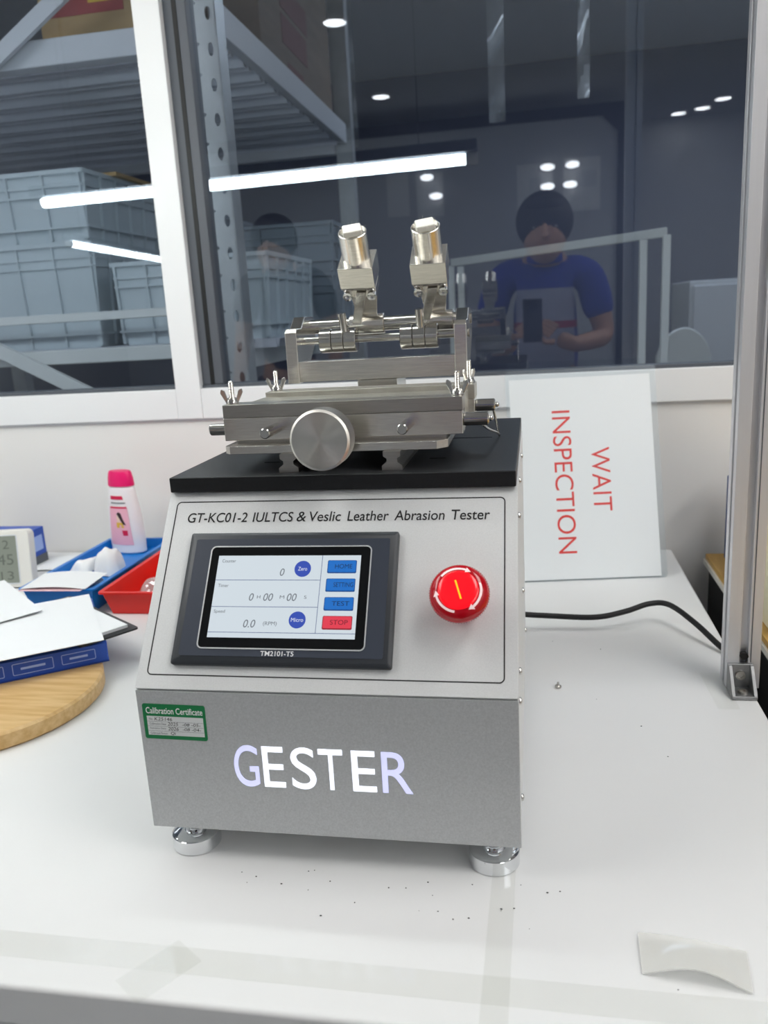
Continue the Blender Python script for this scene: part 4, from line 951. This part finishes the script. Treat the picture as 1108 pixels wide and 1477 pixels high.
decal('printed_hair', [(-.004, .094), (.001, .098), (.006, .095), (.010, .082), (.016, .068), (.010, .070), (.004, .080), (.001, .086)], 'hair_ink', .0014)
decal('printed_face', [(-.004, .092), (.002, .092), (.003, .084), (.004, .074), (-.004, .074), (-.005, .084)], 'skin_ink', .0012)
decal('printed_dress', [(-.006, .074), (.008, .074), (.012, .062), (-.006, .062)], 'dress_ink', .0014)
grid_decal('label_flower', (.006, .008), (.018, .018), .044, .056, 'label_red', .0012, 4, 3)
# loose papers by the wall
solo('paper_sheet', MB().sheet(lambda u, v: (-.70+.13*u+.03*v, .80+.02*u+.10*v, .0012+.003*math.sin(3*u)), 8, 6, .0006), 'paper_white', (-.64, .85, 0), 'loose white sheet lying by the wall left of the blue tray', 'paper')

# ------------------------------------------------------------------ people mirrored in the glass
def skin_mesh(verts, edges, radii, root=0, sub=2):
    me = bpy.data.meshes.new('skin'); me.from_pydata(verts, edges, []); o = bpy.data.objects.new('skin', me); C.objects.link(o)
    md = o.modifiers.new('s', 'SKIN'); md.use_smooth_shade = True; md.branch_smoothing = .6
    for i, r in enumerate(radii): me.skin_vertices[0].data[i].radius = (r, r) if not isinstance(r, tuple) else r
    me.skin_vertices[0].data[root].use_root = True
    sb = o.modifiers.new('u', 'SUBSURF'); sb.levels = sub; sb.render_levels = sub
    bpy.context.view_layer.update()
    out = bpy.data.meshes.new_from_object(o.evaluated_get(bpy.context.evaluated_depsgraph_get()))
    bpy.data.objects.remove(o); bpy.data.meshes.remove(me)
    return out
def to_mb(me): 
    m = MB(); m.add([q.co.copy() for q in me.vertices], [tuple(pl.vertices) for pl in me.polygons]); bpy.data.meshes.remove(me); return m
def person(x, y, label, phone, shirt, rise=0.):
    """local space: origin between the feet on the floor, facing +y; the person leans a little forward"""
    T = Matrix.Translation((x, y, FLOOR))
    hip = .90+rise; shz = 1.33+rise; hx_ = .0
    HD = Vector((.0, .125, 1.485+rise))                     # head centre
    if phone:
        armR = [(.175, .03, shz-.01), (.235, .05, 1.07), (.105, .235, 1.055), (.045, .290, 1.085)]
        armL = [(-.175, .03, shz-.01), (-.245, .06, 1.08), (-.175, .235, 1.045), (-.115, .290, 1.080)]
    else:
        armR = [(.175, .03, shz-.01), (.235, .0, 1.07+rise), (.245, .09, .86+rise), (.235, .115, .79+rise)]
        armL = [(-.175, .03, shz-.01), (-.235, .0, 1.07+rise), (-.245, .09, .86+rise), (-.235, .115, .79+rise)]
    V = [(0, 0, hip), (0, .01, hip+.16), (0, .025, hip+.32), (0, .045, shz+.03), (0, .07, shz+.09), (0, .10, HD.z-.06)]; R = [(.13, .10), (.125, .095), (.145, .10), (.085, .075), .052, .058]
    E = [(0, 1), (1, 2), (2, 3), (3, 4), (4, 5)]
    for arm in (armR, armL):
        b = len(V); V += arm; R += [.062, .044, .031, (.036, .020)]; E += [(3, b), (b, b+1), (b+1, b+2), (b+2, b+3)]
    for s in (1, -1):
        b = len(V); V += [(s*.095, 0, hip-.06), (s*.10, .02, .48), (s*.10, -.01, .09), (s*.105, .10, .035)]; R += [.095, .062, .042, (.042, .03)]; E += [(0, b), (b, b+1), (b+1, b+2), (b+2, b+3)]
    m = to_mb(skin_mesh(V, E, R))
    # head with brow, nose, ears, chin
    m.ball(HD, .1, 28, 20, (.84, 1., 1.24)); m.ball(HD+Vector((0, .045, -.075)), .055, 18, 12, (.9, .9, .8))
    m.tube([HD+Vector((0, .088, .022)), HD+Vector((0, .104, -.006)), HD+Vector((0, .118, -.028)), HD+Vector((0, .098, -.036))], [.008, .010, .015, .010], 10)
    for s in (1, -1): m.ball(HD+Vector((s*.082, -.005, -.008)), .026, 10, 8, (.35, .7, 1.15))
    # fingers
    def hand(s, wrist, dirv, palm_n, curl_, spread):
        wv = Vector(wrist); d = Vector(dirv).normalized(); pn = Vector(palm_n).normalized(); sd = d.cross(pn).normalized()
        for i, L in enumerate((.068, .078, .074, .058)):
            o = wv+d*.030+sd*(-.026+.0175*i); a = curl_; pts = [o]
            cur = d.copy()
            for seg_, fr in enumerate((.45, .32, .23)):
                cur = (cur*math.cos(a)+pn*math.sin(a)).normalized(); pts.append(pts[-1]+cur*L*fr); a = curl_*.9
            m.tube(pts, [.0092, .0088, .0080, .0066], 10); m.ball(pts[-1], .0066, 8, 6)
        o = wv-sd*.026*s*spread+d*.004; m.tube([o, o-sd*.024*spread+d*.018+pn*.008, o-sd*.026*spread+d*.044+pn*.020], [.0115, .0102, .0078], 10)
    if phone:
        hand(1, (.045, .290, 1.085), (-.55, .25, .75), (-.6, -.5, .1), .75, 1.); hand(-1, (-.115, .290, 1.080), (.55, .25, .75), (.6, -.5, .1), .75, -1.)
    else:
        hand(1, (.235, .115, .79+rise), (0, .15, -1), (-1, 0, 0), .25, 1.); hand(-1, (-.235, .115, .79+rise), (0, .15, -1), (1, 0, 0), .25, -1.)
    me = m.mesh('person', 'skin'); o = bpy.data.objects.new('person', me); C.objects.link(o); o.location = (x, y, FLOOR); ROOT[o.name] = Vector((0, 0, 0))
    o['label'] = label; o['category'] = 'person'
    def child(n_, mb_, mt): return part(n_, mb_, mt, o)
    V2 = [(0, 0, hip-.05), (0, .01, hip+.16), (0, .025, hip+.32), (0, .045, shz+.025)]; R2 = [(.150, .118), (.142, .112), (.160, .116), (.105, .092)]; E2 = [(0, 1), (1, 2), (2, 3)]
    for arm in (armR, armL):
        a0, a1 = Vector(arm[0]), Vector(arm[1]); b = len(V2); V2 += [tuple(a0), tuple(a0.lerp(a1, .75))]; R2 += [.076, .062]; E2 += [(3, b), (b, b+1)]
    child('shirt', to_mb(skin_mesh(V2, E2, R2)), shirt)
    child('collar', MB().lathe([(.066, 0), (.073, .004), (.064, .040), (.058, .040)], (0, .062, shz+.045), (0, .25, 1), 28), shirt)
    V3 = [(0, 0, hip+.03)]; R3 = [(.140, .112)]; E3 = []
    for s in (1, -1):
        b = len(V3); V3 += [(s*.095, 0, hip-.07), (s*.10, .02, .48), (s*.10, -.01, .08)]; R3 += [.108, .078, .062]; E3 += [(0, b), (b, b+1), (b+1, b+2)]
    child('trousers', to_mb(skin_mesh(V3, E3, R3)), 'trouser')
    for s in (1, -1): child('shoe', MB().ball((s*.105, .06, .045), .05, 16, 10, (.95, 2.6, .88)), 'shoe')
    # hair: full cap with fringe
    hm_ = MB(); hm_.ball(HD+Vector((0, -.012, .035)), .112, 26, 18, (.98, 1.02, 1.0)); hm_.ball(HD+Vector((.0, .045, .085)), .062, 16, 10, (1.2, .9, .6)); hm_.ball(HD+Vector((.072, -.02, .02)), .042, 12, 8, (.7, 1.3, 1.2)); hm_.ball(HD+Vector((-.072, -.02, .02)), .042, 12, 8, (.7, 1.3, 1.2))
    child('hair', hm_, 'hair')
    for s in (1, -1):
        child('eye', MB().ball(HD+Vector((s*.032, .083, .008)), .0125, 12, 8, (1.2, .7, .7)), 'eye_white'); child('pupil', MB().ball(HD+Vector((s*.032, .092, .008)), .006, 10, 6), 'hair')
    child('mouth', MB().ball(HD+Vector((0, .090, -.066)), .014, 12, 8, (1.7, .5, .45)), 'lip')
    return o
p1 = person(.385, -.935, 'person in a blue polo shirt holding up a phone, mirrored in the glass', True, 'shirt_blue')
p2 = person(-.845, -1.42, 'dark-haired person in dark clothes, mirrored faintly left of the test heads', False, 'shirt_dark', .06)
ph = thing('phone', (.335, -.612, .335), 'dark phone held by the person mirrored in the glass', 'phone')
part('body', MB().box(.300, .371, -.616, -.608, .325, .482), 'black_plastic', ph, .003); part('lens_block', MB().box(.318, .352, -.608, -.606, .438, .474), 'hmi_glass', ph, .0008); part('screen', MB().box(.303, .368, -.6168, -.616, .33, .477), 'screen_white', ph)
